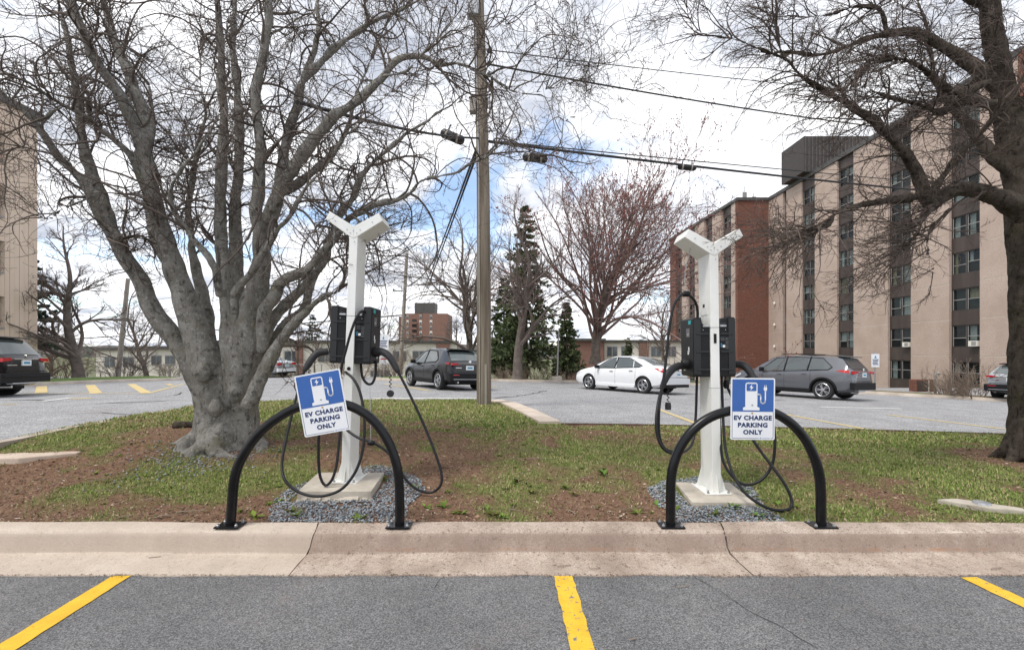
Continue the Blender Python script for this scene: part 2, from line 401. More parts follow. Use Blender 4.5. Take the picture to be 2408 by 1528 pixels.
# far ground to the horizon
def terr(X, Y):
    base = lotz(X, Y) - .45
    far = np.interp(Y, [28, 40, 70, 160], [0, -.9, -2.2, -5.5])
    side = np.interp(X, [19, 26, 32], [0, -.8, -1.6]) * np.interp(Y, [12, 20], [0, 1])
    return float(base + far + side)
xs = np.concatenate([[-1500, -600, -250, -120], np.arange(-70, 71, 3.5), [120, 250, 600, 1500]]); ys = np.concatenate([[-8, 0], np.arange(14, 80, 3.0), [100, 140, 200, 320, 600, 1200, 2400]])
XX, YY = np.meshgrid(xs, ys); Zt = vz(terr, XX, YY)
M['far_ground'] = pmat('far_ground_dry_grass', (.10, .085, .05), (.17, .155, .085), .35, .95, c3=(.10, .14, .045), s3=.6, t3=.5)
Zt[YY < 3] = -1.5
struct(gridmesh('ground', xs, ys, Zt, 'far_ground'))
M['verge'] = pmat('verge_grass', (.075, .13, .025), (.14, .21, .045), 2.5, .95, .6, 60, bdist=.03)
M['verge_brown'] = pmat('verge_brown', (.15, .12, .075), (.24, .2, .13), 1.5, .95, .6, 40, c3=(.10, .15, .04), s3=2, t3=.56, bdist=.03)
M['soil_edge'] = pmat('edging_timber', (.09, .055, .04), (.16, .10, .075), 6, .9)

def strip(line, offs, name, mat, kind='structure'):
    """sheet along a line; offs: list of (sideways offset, z above lot surface)"""
    b_ = MB(); n = len(line); nr = []
    for i in range(n):
        tt = (line[min(i + 1, n - 1)] - line[max(i - 1, 0)]); tt.z = 0; tt.normalize(); nr.append(Vector((-tt.y, tt.x, 0)))
    vs_ = []
    for i in range(n):
        for o_, z_ in offs:
            p = line[i] + nr[i] * o_; vs_.append((p.x, p.y, lotz(line[i].x, line[i].y) + z_))
    k = len(offs)
    b_.add(vs_, [(i * k + j, i * k + j + 1, (i + 1) * k + j + 1, (i + 1) * k + j) for i in range(n - 1) for j in range(k - 1)])
    return struct(b_.build(name, mat, smooth=True), kind)
def dens(line, st=.6):
    o = []
    for a, b_ in zip(line[:-1], line[1:]):
        k = max(1, int((b_ - a).length / st)); o += [a.lerp(b_, i / k) for i in range(k)]
    return o + [line[-1]]
KPROF = [(-.04, -.1), (0, .0), (.03, .11), (.05, .125), (.17, .13), (.20, .1)]
strip(dens(FKL), KPROF, 'lot_kerb', 'far_kerb'); strip(dens(FKR), KPROF, 'lot_kerb', 'far_kerb')
strip(dens(FKL), [(.19, .11), (.6, .14), (3, .16), (5.0, .05), (8, -.6)], 'grass_verge', 'verge')
strip(dens(FKR[:3]), [(.19, .11), (.6, .14), (1.6, .13), (5, -.3), (9, -.9)], 'grass_verge', 'verge')
strip(dens(FKR[2:]), [(.19, .11), (.6, .14), (2.4, .05), (6, -.5), (9, -1.3)], 'planting_verge', 'verge_brown')

# island edging: concrete on the left, wide diagonal kerb by the pole, timber edging on the right
def edge_kerb(line, w_, h_, name, mat):
    l2 = dens(line, .25); n = len(l2); bmb = MB(); vs_ = []
    for i in range(n):
        tt = (l2[min(i + 1, n - 1)] - l2[max(i - 1, 0)]); tt.z = 0; tt.normalize(); nn = Vector((-tt.y, tt.x, 0))
        z = lotz(l2[i].x, l2[i].y)
        for o_, zz in [(.0, -.3), (.0, h_), (-w_, h_ + .005), (-w_, -.3)]:
            p = l2[i] + nn * (o_); vs_.append((p.x, p.y, z + zz))
    bmb.add(vs_, [(i * 4 + j, i * 4 + (j + 1) % 4, (i + 1) * 4 + (j + 1) % 4, (i + 1) * 4 + j) for i in range(n - 1) for j in range(4)] + [(0, 1, 2, 3), ((n - 1) * 4 + 3, (n - 1) * 4 + 2, (n - 1) * 4 + 1, (n - 1) * 4)])
    return struct(bmb.build(name, mat))
edge_kerb(ISL[0:6], .16, .05, 'island_kerb', 'far_kerb')
edge_kerb(ISL[5:11], .15, .05, 'island_kerb', 'far_kerb')
edge_kerb(ISL[10:14], .36, .10, 'island_kerb', 'conc_kerb_pale')
edge_kerb(ISL[13:], .05, .07, 'island_edging', 'soil_edge')

# ---- front kerb, three cast sections with jagged joints
KP = [(2.962, -.05), (2.965, .006), (3.12, .012), (3.235, .016), (3.256, .022), (3.266, .065), (3.274, .128), (3.281, .150), (3.295, .165), (3.32, .172), (3.44, .174), (3.46, .12), (3.46, -.2), (2.962, -.2)]
cr1 = [(752, 1215), (748, 1232), (741, 1250), (733, 1265), (729, 1290), (722, 1302), (703, 1324), (680, 1350), (676, 1362)]
cr2 = [(1690, 1215), (1697, 1234), (1704, 1250), (1705, 1270), (1710, 1292), (1722, 1306), (1745, 1328), (1770, 1350), (1776, 1362)]
m, t, b = newmat('kerb_concrete_stained'); M['kerb'] = m
g = t.nodes.new('ShaderNodeNewGeometry')
cA = _r(_n(2.4, 9, .7), [(.3, (.30, .238, .192)), (.5, (.42, .342, .282)), (.7, (.54, .46, .39))])
pit = _r(_n(34, 6, .8), [(.555, (1, 1, 1)), (.64, (.36, .33, .31))])
def _mx(fac, a, c, mode='MIX'):
    x = t.nodes.new('ShaderNodeMixRGB'); x.blend_type = mode
    for i, s in enumerate((fac, a, c)):
        if isinstance(s, (int, float)): x.inputs[i].default_value = s
        elif isinstance(s, tuple): x.inputs[i].default_value = (*s, 1)
        else: t.links.new(s, x.inputs[i])
    return x.outputs[0]
c_ = _mx(1.0, cA, pit, 'MULTIPLY')
grit = _r(_n(110, 3, .6), [(.3, (.56, .56, .56)), (.7, (1.32, 1.32, 1.32))]); c_ = _mx(.85, c_, grit, 'MULTIPLY'); drip = t.nodes.new('ShaderNodeMapping'); drip.inputs['Scale'].default_value = (9, 1.2, 1.2); t.links.new(g.outputs['Position'], drip.inputs[0]); dn = t.nodes.new('ShaderNodeTexNoise'); dn.inputs['Scale'].default_value = 1.0; dn.inputs['Detail'].default_value = 7; t.links.new(drip.outputs[0], dn.inputs[0]); c_ = _mx(1.0, c_, _r(dn.outputs[0], [(.34, (.88, .87, .86)), (.56, (1.03, 1.03, 1.03))]), 'MULTIPLY')
sp = t.nodes.new('ShaderNodeSeparateXYZ'); t.links.new(g.outputs['Position'], sp.inputs[0])
def _math(op, a, b_=None):
    x = t.nodes.new('ShaderNodeMath'); x.operation = op
    for i, s in enumerate((a, b_)):
        if s is None: continue
        if isinstance(s, (int, float)): x.inputs[i].default_value = s
        else: t.links.new(s, x.inputs[i])
    return x.outputs[0]
band = _math('SUBTRACT', 1.0, _math('MULTIPLY', _math('ABSOLUTE', _math('SUBTRACT', sp.outputs[2], .047)), 62.0))
band = _math('MULTIPLY', _math('MAXIMUM', band, 0.0), _math('GREATER_THAN', sp.outputs[0], -.95))
rmask = _math('MULTIPLY', band, _r(_n(3.5, 9, .75), [(.48, (0, 0, 0)), (.64, (1, 1, 1))]))
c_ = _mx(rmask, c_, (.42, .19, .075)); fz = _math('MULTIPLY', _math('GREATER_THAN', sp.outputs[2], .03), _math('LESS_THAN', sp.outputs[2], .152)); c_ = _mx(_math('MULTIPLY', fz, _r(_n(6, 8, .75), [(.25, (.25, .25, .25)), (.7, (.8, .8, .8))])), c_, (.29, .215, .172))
dk = _r(_n(1.1, 7, .7), [(.5, (0, 0, 0)), (.72, (.5, .5, .5))]); c_ = _mx(dk, c_, (.30, .225, .18))
t.links.new(c_, b.inputs['Base Color']); b.inputs['Roughness'].default_value = .92; b.inputs['Specular IOR Level'].default_value = .2
bp = t.nodes.new('ShaderNodeBump'); bp.inputs['Strength'].default_value = .6; bp.inputs['Distance'].default_value = .005; t.links.new(_n(60, 8, .75), bp.inputs['Height']); t.links.new(bp.outputs[0], b.inputs['Normal'])

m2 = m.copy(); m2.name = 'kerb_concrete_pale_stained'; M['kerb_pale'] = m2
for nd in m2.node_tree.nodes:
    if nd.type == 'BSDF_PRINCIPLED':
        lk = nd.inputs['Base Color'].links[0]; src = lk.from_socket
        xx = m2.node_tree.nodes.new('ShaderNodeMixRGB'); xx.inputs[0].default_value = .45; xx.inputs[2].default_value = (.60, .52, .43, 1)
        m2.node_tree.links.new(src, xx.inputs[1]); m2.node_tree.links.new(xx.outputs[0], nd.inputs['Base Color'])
kerb = bpy.data.objects.new('front_kerb', None); col.objects.link(kerb); struct(kerb); WOFF['front_kerb'] = Vector((0, 0, 0))
def crack_x(cr, Y, z):
    v = HY - (z - CAMZ) * F / Y
    u = float(np.interp(v, [p[1] for p in cr], [p[0] for p in cr])); return (u - CX) / F * Y
rng = np.random.default_rng(5)
def kerb_section(c0, c1, mat):
    bmb = MB(); ns = 60; k = len(KP); vs_ = []
    ph = rng.random() * 9
    for i in range(ns + 1):
        s = i / ns
        for j, (Y, z) in enumerate(KP):
            xa = crack_x(c0, Y, max(z, 0)) + .004 if c0 else -14
            xb = crack_x(c1, Y, max(z, 0)) - .004 if c1 else 14
            if i in (0, ns) and j > 0: 
                xa += .003 * math.sin(j * 3.1 + ph); xb += .003 * math.sin(j * 2.3 + ph)
            x = xa + (xb - xa) * s
            dz = .004 * math.sin(x * 1.7 + ph) + .003 * math.sin(x * 5.1 + j) if 2 < j < 11 else 0
            dy_ = .006 * math.sin(x * 2.3 + ph) if 3 < j < 9 else (.006 * math.sin(x * 7 + ph) + .005 * math.sin(x * 17)) if j in (0, 1) else 0
            vs_.append((x, Y + dy_, z + dz))
    fs = [(i * k + j, i * k + (j + 1) % k, (i + 1) * k + (j + 1) % k, (i + 1) * k + j) for i in range(ns) for j in range(k)] + [tuple(range(k)), tuple(range(ns * k, ns * k + k))[::-1]]
    bmb.add(vs_, fs); o = bmb.build('kerb_section', mat, kerb, smooth=50); return o
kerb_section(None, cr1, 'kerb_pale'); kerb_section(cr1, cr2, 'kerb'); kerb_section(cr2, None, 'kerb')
jf = MB()   # dark earth in the joints
for c in (cr1, cr2):
    for (Ya, za), (Yb, zb) in zip(KP[1:10], KP[2:11]):
        xa, xb = crack_x(c, Ya, za), crack_x(c, Yb, zb)
        jf.add([(xa - .012, Ya, za - .012), (xa + .012, Ya, za - .012), (xb + .012, Yb, zb - .012), (xb - .012, Yb, zb - .012)], [(0, 1, 2, 3)])
jf.build('joint_filler', 'crack', kerb)
sc_ = MB(); rs = random.Random(4)
for u0, v0, u1, v1 in [(2095, 1256, 2105, 1275), (2140, 1262, 2152, 1283), (2120, 1268, 2130, 1288), (2195, 1252, 2270, 1252), (2195, 1253, 2222, 1274), (2250, 1258, 2300, 1285), (2180, 1284, 2210, 1292), (1930, 1275, 1965, 1275), (1920, 1293, 1950, 1293), (1985, 1290, 2015, 1292), (1845, 1248, 1865, 1255), (905, 1256, 906, 1266)]:
    def kp(u, v):
        z = float(np.interp(v, [1250, 1300], [.150, .03])); Y = 3.27 + (z - .03) * .25; p = PX(u, v, Y - .012); return p
    a_, b_ = kp(u0, v0), kp(u1, v1)
    n = 4; pts = [a_.lerp(b_, i / n) + Vector((rs.uniform(-.006, .006), 0, rs.uniform(-.004, .004))) for i in range(n + 1)]
    sc_.tube(pts, [.001, .004, .003, .004, .001], 5)
M['scuff'] = pmat('pale_scuff', (.62, .55, .47), (.7, .64, .56), 30, .9)
sc_.build('scuff_mark', 'scuff', kerb)

# ---- cracks and lines on the front asphalt
def poly_strip(pts, wid, z, bmb, rs, wj=.3):
    n = len(pts); vs_ = []
    for i in range(n):
        tt = (pts[min(i + 1, n - 1)] - pts[max(i - 1, 0)]); tt.z = 0; tt.normalize(); nn = Vector((-tt.y, tt.x, 0)); ww = wid * (1 + rs.uniform(-wj, wj)) / 2
        if i in (0, n - 1): ww *= .3 if wj > .25 else 1
        p = pts[i]; vs_ += [(p.x + nn.x * ww, p.y + nn.y * ww, p.z + z), (p.x - nn.x * ww, p.y - nn.y * ww, p.z + z)]
    bmb.add(vs_, [(2 * i, 2 * i + 1, 2 * i + 3, 2 * i + 2) for i in range(n - 1)])
flat = lambda X, Y: 0.0
def crackline(pxs, wid, fn, parent, rs, jit=.02, z=.004):
    P = [hit(u, v, fn, 1.5) for u, v in pxs]; P = dens(P, .05 if fn is flat else .35)
    P = [p + Vector((rs.uniform(-jit, jit), rs.uniform(-jit, jit), 0)) for p in P]
    for p in P: p.z = fn(p.x, p.y)
    bmb = MB(); poly_strip(P, wid, z, bmb, rs, .6); bmb.build('crack', 'crack', parent)
rs = random.Random(7)
crackline([(1630, 1355), (1660, 1372), (1700, 1392), (1735, 1418), (1770, 1442), (1830, 1470), (1880, 1500), (1930, 1528)], .0045, flat, FRONT, rs, .006)
crackline([(1048, 1353), (1032, 1364), (1020, 1388)], .004, flat, FRONT, rs, .004)
crackline([(2225, 1460), (2250, 1472), (2280, 1480)], .003, flat, FRONT, rs, .003)
for a in [[(300, 937), (360, 934), (410, 930), (430, 922)], [(600, 905), (660, 906), (720, 904)], [(0, 942), (60, 940), (120, 943)], [(150, 975), (240, 970), (330, 975)], [(230, 950), (330, 945), (440, 940)], [(1660, 925), (1720, 922), (1780, 925)], [(1640, 938), (1850, 941)], [(1160, 937), (1210, 932), (1250, 926), (1285, 918)], [(2150, 918), (2230, 918)]]:
    crackline(a, .07, lotz, LOT, rs, .06, .006)

m, t, b = newmat('yellow_line_paint'); M['yellow_line'] = m
g = t.nodes.new('ShaderNodeNewGeometry')
cY = _r(_n(7, 8, .7), [(.3, (.62, .36, .02)), (.55, (.74, .45, .028)), (.75, (.80, .52, .06))]); cY = _mx(.7, cY, _r(_n(160, 3, .7), [(.3, (.72, .72, .72)), (.6, (1.08, 1.08, 1.08))]), 'MULTIPLY')
chip = _r(_n(21, 8, .75), [(.565, (0, 0, 0)), (.60, (1, 1, 1))])
sx = t.nodes.new('ShaderNodeSeparateXYZ'); t.links.new(g.outputs['Position'], sx.inputs[0])
gt = _math('GREATER_THAN', sx.outputs[0], -.5)
c_ = _mx(_math('MULTIPLY', chip, gt), cY, (.17, .165, .16))
t.links.new(c_, b.inputs['Base Color']); b.inputs['Roughness'].default_value = .8
bp = t.nodes.new('ShaderNodeBump'); bp.inputs['Strength'].default_value = .5; bp.inputs['Distance'].default_value = .004; t.links.new(_n(110, 4, .7), bp.inputs['Height']); t.links.new(bp.outputs[0], b.inputs['Normal'])

def paintline(c0, c1, wid, fn, mat, label, z=.005, ext=0, jag=.0, group=None):
    a, b_ = hit(*c0, fn, 1.0), hit(*c1, fn, 1.0)
    d = (b_ - a).normalized(); b_ = b_ + d * ext
    P = dens([a, b_], .06 if fn is flat else .8)
    for p in P: p.z = fn(p.x, p.y)
    rj = random.Random(int(c0[0])); bmb = MB(); poly_strip(P, wid, z, bmb, rj, jag)
    o = struct(bmb.build('painted_line', mat)); return o
paintline((286, 1354.5), (8, 1528), .120, flat, 'yellow_line', '', ext=3, jag=.05)
paintline((1324, 1354.5), (1370, 1528), .120, flat, 'yellow_line', '', ext=3, jag=.1)
paintline((2278, 1358), (2420, 1424), .115, flat, 'yellow_line', '', ext=3, jag=.05)
for a, b_, w_ in [((1550, 963), (1640, 997), .10), ((1838, 973), (2100, 1021), .10), ((2085, 975), (2420, 1016), .10), ((55, 926), (348, 925), .09), ((348, 925), (432, 903), .12), ((98, 908), (97, 924), .28), ((212, 905), (226, 925), .28), ((308, 903), (344, 924), .26), ((-30, 1042), (75, 1029), .16), ((0, 952), (40, 950), .08), ((1170, 910), (1110, 904), .1), ((905, 903), (1010, 919), .14), ((165, 938), (215, 936), .18), ((393, 903), (405, 906), .2)]:
    paintline(a, b_, w_, lotz, 'yellow_far', '', .008)
for a, b_, w_ in [((880, 937), (1125, 937), .18), ((97, 944), (170, 935), .15), ((1930, 957), (2120, 961), .12)]:
    paintline(a, b_, w_, lotz, 'white_line', '', .008)

# ================================================================= HOOPS AND SIGNS
def hoop(pxs, Yp, name_label, feet):
    base = PX(*feet[0], Yp)
    t_ = thing('hoop_barrier', name_label, 'barrier', (base.x, Yp, KZ), 'black hoop barriers on the kerb')
    pts = catmull([PX(u, v, Yp) for u, v in pxs], 8)
    pts[0] = Vector((pts[0][0], Yp, KZ + .012)); pts[-1] = Vector((pts[-1][0], Yp, KZ + .012))
    MB().tube(pts, .0345, 20).build('tube', 'black_paint', t_, smooth=60)
    for (u, v) in feet:
        p = PX(u, v, Yp); pl = MB().bb(p.x - .088, p.x + .088, Yp - .062, Yp + .062, KZ + .002, KZ + .014).build('base_plate', 'black_paint', t_, bevel=.003)
        for sx_ in (-.066, .066):
            for sy_ in (-.042, .042): MB().lathe([(.011, KZ + .014), (.011, KZ + .024), (.006, KZ + .027), (.006, KZ + .034)], (p.x + sx_, Yp + sy_, 0), sides=6).build('bolt', 'steel', pl)
    return t_
HY1 = 3.365
hoop([(542, 1232), (546, 1180), (551, 1128), (563, 1088), (586, 1048), (618, 1010), (660, 978), (705, 956), (760, 948), (815, 952), (858, 972), (890, 1002), (916, 1044), (932, 1090), (938, 1130), (940, 1180), (940, 1232)], HY1, 'black steel hoop barrier carrying the crooked tilted sign', [(542, 1234), (939, 1233)])
hoop([(1577, 1230), (1577, 1180), (1578, 1130), (1585, 1088), (1602, 1047), (1630, 1010), (1668, 982), (1715, 966), (1768, 960), (1818, 970), (1860, 995), (1893, 1032), (1916, 1078), (1927, 1120), (1930, 1160), (1931, 1236)], HY1, 'black steel hoop barrier carrying the upright straight sign', [(1577, 1232), (1931, 1237)])

def rrect(x0, x1, z0, z1, r, n=4):
    o = []
    for cx_, cz_, a0 in ((x1 - r, z1 - r, 0), (x0 + r, z1 - r, 90), (x0 + r, z0 + r, 180), (x1 - r, z0 + r, 270)):
        for i in range(n + 1):
            a = R(a0 + 90 * i / n); o.append((cx_ + r * math.cos(a), cz_ + r * math.sin(a)))
    return o
def sign(center, W, H, rot, label):
    t_ = thing('parking_sign', label, 'sign', center, 'charging bay signs'); t_.rotation_euler = (0, rot, 0)
    def put(mb, n, m, p): return mb.build(n, m, p, local=True)
    pl = put(MB().prism(rrect(-W / 2, W / 2, -H / 2, H / 2, .012), 'y', -.0015, .0015), 'panel', 'sign_white', t_)
    q = .010; y0, y1 = -.0022, -.0014
    zb = H / 2 - .545 * H
    put(MB().prism(rrect(-W / 2 + q, W / 2 - q, zb, H / 2 - q, .006), 'y', y0, y1), 'blue_field', 'sign_blue', t_)
    bd = MB(); x0, x1, z0, z1 = -W / 2 + q + .0015, W / 2 - q - .0015, -H / 2 + q + .0015, zb
    bd.bb(x0 - .0015, x0 + .0015, y0, y1, z0, z1).bb(x1 - .0015, x1 + .0015, y0, y1, z0, z1).bb(x0 + .0015, x1 - .105, y0, y1, z0 - .0015, z0 + .0015).bb(x1 - .018, x1 - .0015, y0, y1, z0 - .0015, z0 + .0015)
    put(bd, 'border_line', 'sign_navy', t_)
    # small maker's mark
    mk = MB().prism([(x1 - .098, z0 - .003), (x1 - .088, z0 - .003), (x1 - .093, z0 + .008)], 'y', y0, y1); mk.bb(x1 - .084, x1 - .024, y0, y1, z0 - .001, z0 + .0015)
    put(mk, 'small_mark', 'sign_blue', t_)
    # pump
    s = H / .45; cxp = -.012 * s; zz = zb
    P = lambda a: [(cxp + x * s, zz + z * s) for x, z in a]
    pump = MB().prism(P(rrect(-.044, .044, .030, .212, .016)), 'y', -.003, y0 - .0003)
    pump.prism(P([(-.060, .010), (.060, .010), (.060, .031), (.050, .031), (.050, .036), (-.050, .036), (-.050, .031), (-.060, .031)]), 'y', -.0031, y0 - .0003)
    pump.ribbon(P([(.044, .128), (.062, .126), (.068, .116), (.068, .078), (.074, .064), (.086, .060), (.097, .066), (.102, .080), (.102, .150)]), .009 * s, -.003, y0 - .0003)
    pump.prism(P([(.090, .178), (.114, .178), (.114, .160), (.108, .150), (.096, .150), (.090, .160)]), 'y', -.003, y0 - .0003)
    for xo in (.095, .106): pump.bb(*[cxp + (xo) * s, cxp + (xo + .004) * s], -.003, y0 - .0003, zz + .178 * s, zz + .194 * s)
    put(pump, 'pump_pictogram', 'sign_white', t_)
    put(MB().prism(P(rrect(-.036, .036, .150, .203, .006)), 'y', -.0037, -.0032), 'pump_screen', 'sign_blue', t_)
    put(MB().prism(P([(.004, .199), (-.016, .174), (-.003, .174), (-.007, .154), (.015, .180), (.002, .180)]), 'y', -.0043, -.0038), 'lightning_bolt', 'sign_white', t_)
    # lettering
    for k, (tx, dz) in enumerate((('EV CHARGE', -.060), ('PARKING', -.112), ('ONLY', -.164))):
        vs_, fs_ = text_polys(tx, .044 * s, .0021 * s); vs_ = [(x * 1.1, y, z) for x, y, z in vs_]
        put(MB().add([(x, y0 - .0004, zz + dz * s + y) for x, y, z in vs_], fs_), 'lettering', 'sign_navy', t_)
    for dz in (.048, -.010):
        put(MB().lathe([(.007, -.0015), (.007, -.004), (.004, -.006)], (cxp * .4, 0, zz + dz * s), 'y', 10), 'bolt', 'steel' if dz > 0 else 'rust', t_)
    # clamp behind
    put(MB().bb(-.02, .02, .002, .012, -.03, .06), 'bracket', 'black_paint', t_)
    return t_
YS = HY1 - .045
c1 = PX(758, 947, YS); sign(c1, .338, .452, R(-10.2), 'crooked tilted EV CHARGE PARKING ONLY sign on hoop barrier')
c2 = PX(1770, 961, YS); sign(c2, .322, .450, R(.6), 'straight upright EV CHARGE PARKING ONLY sign on hoop barrier')

# ================================================================= CONCRETE PADS
def pad(corners, ztop, zb, label, rough_front=False):
    c = [Vector(p) for p in corners]; ctr = sum((Vector((p[0], p[1])) for p in c), Vector((0, 0))) / 4
    bmb = MB().prism([(p[0], p[1]) for p in c], 'z', zb, ztop)
    o = bmb.build('concrete_pad', 'conc_pad', None, bevel=.006, smooth=50); tag(o, label, 'concrete pad', 'pads under the charging posts')
    return o
zl = CAMZ - 1.215; zr = CAMZ - 1.275
pdl = pad([(-1.855, 3.93), (-1.218, 3.93), (-1.276, 4.545), (-1.933, 4.545)], zl, 0, 'square concrete pad with chipped front under the leaning charging post')
chp = MB()     # spalled lower front of the left pad
rs = random.Random(3)
for i in range(16):
    x = -1.86 + i * .0405; h = rs.uniform(.03, .07); chp.add([(x, 3.932, .1), (x + .05, 3.932, .1), (x + .05, 3.90 - rs.uniform(0, .02), .1), (x, 3.90 - rs.uniform(0, .02), .1), (x, 3.932, .15 + h), (x + .05, 3.932, .15 + h), (x + .05, 3.91, .14 + h * .8), (x, 3.91, .14 + h * .8)], [(0, 1, 2, 3), (4, 5, 6, 7), (0, 1, 5, 4), (3, 2, 6, 7), (0, 3, 7, 4), (1, 2, 6, 5)])
chp.build('broken_edge', 'conc_pad', pdl)
pad([(1.515, 3.83), (2.04, 3.81), (2.11, 4.415), (1.585, 4.42)], zr, 0, 'square concrete pad with clean edges under the upright charging post')

# ================================================================= CHARGING STATIONS
def station(label, base, z0, zunit, lean, grp):
    """base: point on pad below the post's front face centre"""
    t_ = thing('charging_station', label, 'charging station', base, grp); t_.rotation_euler = (0, lean, 0)
    bl = dict(local=True)
    H = z0 - base.z; w2 = .0385; D = .25; zu = zunit - base.z
    # column with folded seams
    MB().bb(-w2, w2, 0, D, .012, H + .01).build('column', 'white_metal', t_, bevel=.004, **bl)
    MB().bb(-w2 - .0015, w2 + .0015, -.002, D * .5, zu + .44, zu + .443).bb(-w2 - .0012, w2 + .0012, -.0018, D * .3, zu - .10, zu - .098).build('seam', 'label_grey', t_, **bl)
    yp = [(w2, 0), (.262, .150), (.226, .222), (0, .092), (-.226, .222), (-.262, .150), (-w2, 0), (0, -.03)]
    for sgn in (1, -1):
        arm = [(sgn * x, z + H) for x, z in ((0, -.02), (w2, .0), (.262, .150), (.226, .222), (0, .092))]
        MB().prism(arm, 'y', -.004 if sgn > 0 else -.0035, D + .03).build('arm', 'white_metal', t_, bevel=.005, **bl)
    # screws on arms and column
    for x, z in ((.06, .06), (.17, .135), (-.06, .06), (-.17, .135), (.03, .03), (-.03, .03), (0, .05), (.012, -.05)):
        MB().lathe([(.005, -.004), (.005, -.008)], (x, 0, H + z), 'y', 8).build('screw', 'steel', t_, **bl)
    MB().bb(-w2 - .004, -w2 - .001, .06, .2, zu + .56, zu + .72).build('access_cover', 'white_metal', t_, **bl)
    MB().bb(-w2 - .006, -w2 - .0045, .11, .15, zu + .63, zu + .66).build('access_latch', 'black_plastic', t_, **bl)
    MB().bb(-.012, .012, -.003, .01, zu + .30, zu + .385).build('slot', 'black_plastic', t_, **bl) if lean <= 0 else MB().lathe([(.017, -.004), (.017, .01)], (.0, 0, zu - .045), 'y', 16).build('cable_hole', 'black_plastic', t_, **bl)
    # base
    MB().bb(-.115, .115, -.045, D + .04, .001, .012).build('base_plate', 'white_metal', t_, bevel=.003, **bl)
    for sgn in (1, -1):
        MB().prism([(sgn * w2, .012), (sgn * .098, .012), (sgn * .085, .035), (sgn * w2, .20)], 'y', .02, .028).build('gusset', 'white_metal', t_, **bl)
        MB().prism([(sgn * w2, .012), (sgn * .098, .012), (sgn * .085, .035), (sgn * w2, .20)], 'y', D - .03, D - .022).build('gusset', 'white_metal', t_, **bl)
    MB().prism([(0, .012), (-.038, .012), (-.032, .03), (0, .16)], 'x', -.004, .004).build('gusset', 'white_metal', t_, **bl)
    MB().bb(-.002, .006, -.0055, -.0042, .03, .1).build('rust_streak', 'rust', t_, **bl)
    for x in (-.09, .09):
        for y in (-.028, D + .022): MB().lathe([(.013, .012), (.013, .024), (.007, .026), (.007, .04)], (x, y, 0), 'z', 6).build('anchor_bolt', 'steel', t_, **bl)
    # charging units either side
    for sgn in (1, -1):
        hw = .19; prof = [(w2 + .002, 0), (hw - .012, 0), (hw, .012), (hw, .52), (hw - .012, .532), (hw - .075, .532), (hw - .082, .48), (hw - .10, .465), (w2 + .002, .458)]
        u = MB().prism([(sgn * x, z + zu) for x, z in prof], 'y', .015, .31).build('charging_unit', 'black_plastic', t_, bevel=.006, **bl)
        for z in (.055, .215, .375):
            MB().bb(*sorted((sgn * .05, sgn * (hw - .025))), .004, .018, zu + z, zu + z + .018).build('rib', 'black_rib', u, bevel=.004, **bl)
        MB().bb(*sorted((sgn * .048, sgn * (hw - .085))), .0, .02, zu + .445, zu + .462).build('rim', 'steel', u, bevel=.005, **bl)
        MB().bb(*sorted((sgn * (hw - .066), sgn * (hw - .004))), .008, .0155, zu + .02, zu + .52).build('edge_cover', 'black_rib', u, bevel=.003, **bl)
        MB().lathe([(.004, .016), (.004, .011)], (sgn * .10, 0, zu + .42), 'y', 8).build('screw', 'steel', u, **bl)
        xs_ = sgn * (hw + .001)
        def side(n, m, y0, y1, z0_, z1_): MB().bb(*sorted((xs_, xs_ + sgn * .0015)), y0, y1, zu + z0_, zu + z1_).build(n, m, u, **bl)
        side('sticker', 'label_grey', .09, .17, .36, .44); side('sticker', 'label_white', .11, .15, .375, .395); side('sticker', 'label_teal', .06, .12, .475, .51)
        side('plug_icon', 'label_white', .10, .125, .22, .27); side('plug_icon', 'label_white', .113, .14, .20, .235); side('sticker', 'label_white', .20, .235, .05, .07)
        MB().lathe([(.05, 0), (.045, .03), (.036, .05)] if sgn > 0 else [(.05, 0), (.045, -.03), (.036, -.05)], (sgn * hw, .16, zu + .115), 'x', 16).build('holster', 'black_plastic', u, smooth=50, **bl)
        if sgn > 0:
            MB().bb(.05, .155, .011, .0145, zu + .245, zu + .36).build('information_panel', 'black_plastic', u, **bl)
            lb = MB()
            for k in range(9): lb.bb(.098, .15 - .006 * (k % 3), .0095, .0108, zu + .25 + k * .0118, zu + .2535 + k * .0118)
            for k in range(3): lb.bb(.054, .09, .0095, .0108, zu + .325 + k * .0118, zu + .328 + k * .0118)
            lb.build('print', 'label_grey', u, **bl)
            MB().bb(.072, .094, .0095, .0108, zu + .262, zu + .284).build('sticker', 'label_white', u, **bl)
            MB().bb(.054, .066, .0095, .0108, zu + .285, zu + .297).bb(.054, .066, .0095, .0108, zu + .266, zu + .278).build('sticker', 'label_blue', u, **bl)
    return t_
bl_ = PX(811, 1125, 4.19); bl_.z = zl
br_ = PX(1686, 1153, 4.06); br_.z = zr
ST1 = station('white Y-topped charging station leaning beside the bare grey multi-stemmed tree', bl_, 2.522, 1.349, R(2.0), 'twin charging stations')
ST2 = station('white Y-topped charging station standing upright in front of the white sedan', br_, 2.335, 1.235, R(-.7), 'twin charging stations')
bpy.context.view_layer.update()
def wpart(mb, name, mat, st, smooth=60):      # part given in world coordinates
    inv = st.matrix_world.inverted(); mb.v = [tuple(inv @ Vector(v)) for v in mb.v]
    return mb.build(name, mat, st, local=True, smooth=smooth)
def cable(st, pts, r=.0122, name='cable', mat='cable', n=7, sides=10):
    """pts: (u, v, Y)"""
    P = catmull([PX(p[0], p[1], p[2] - (.16 if st is ST1 else 0)) for p in pts], n); return wpart(MB().tube(P, r, sides), name, mat, st)
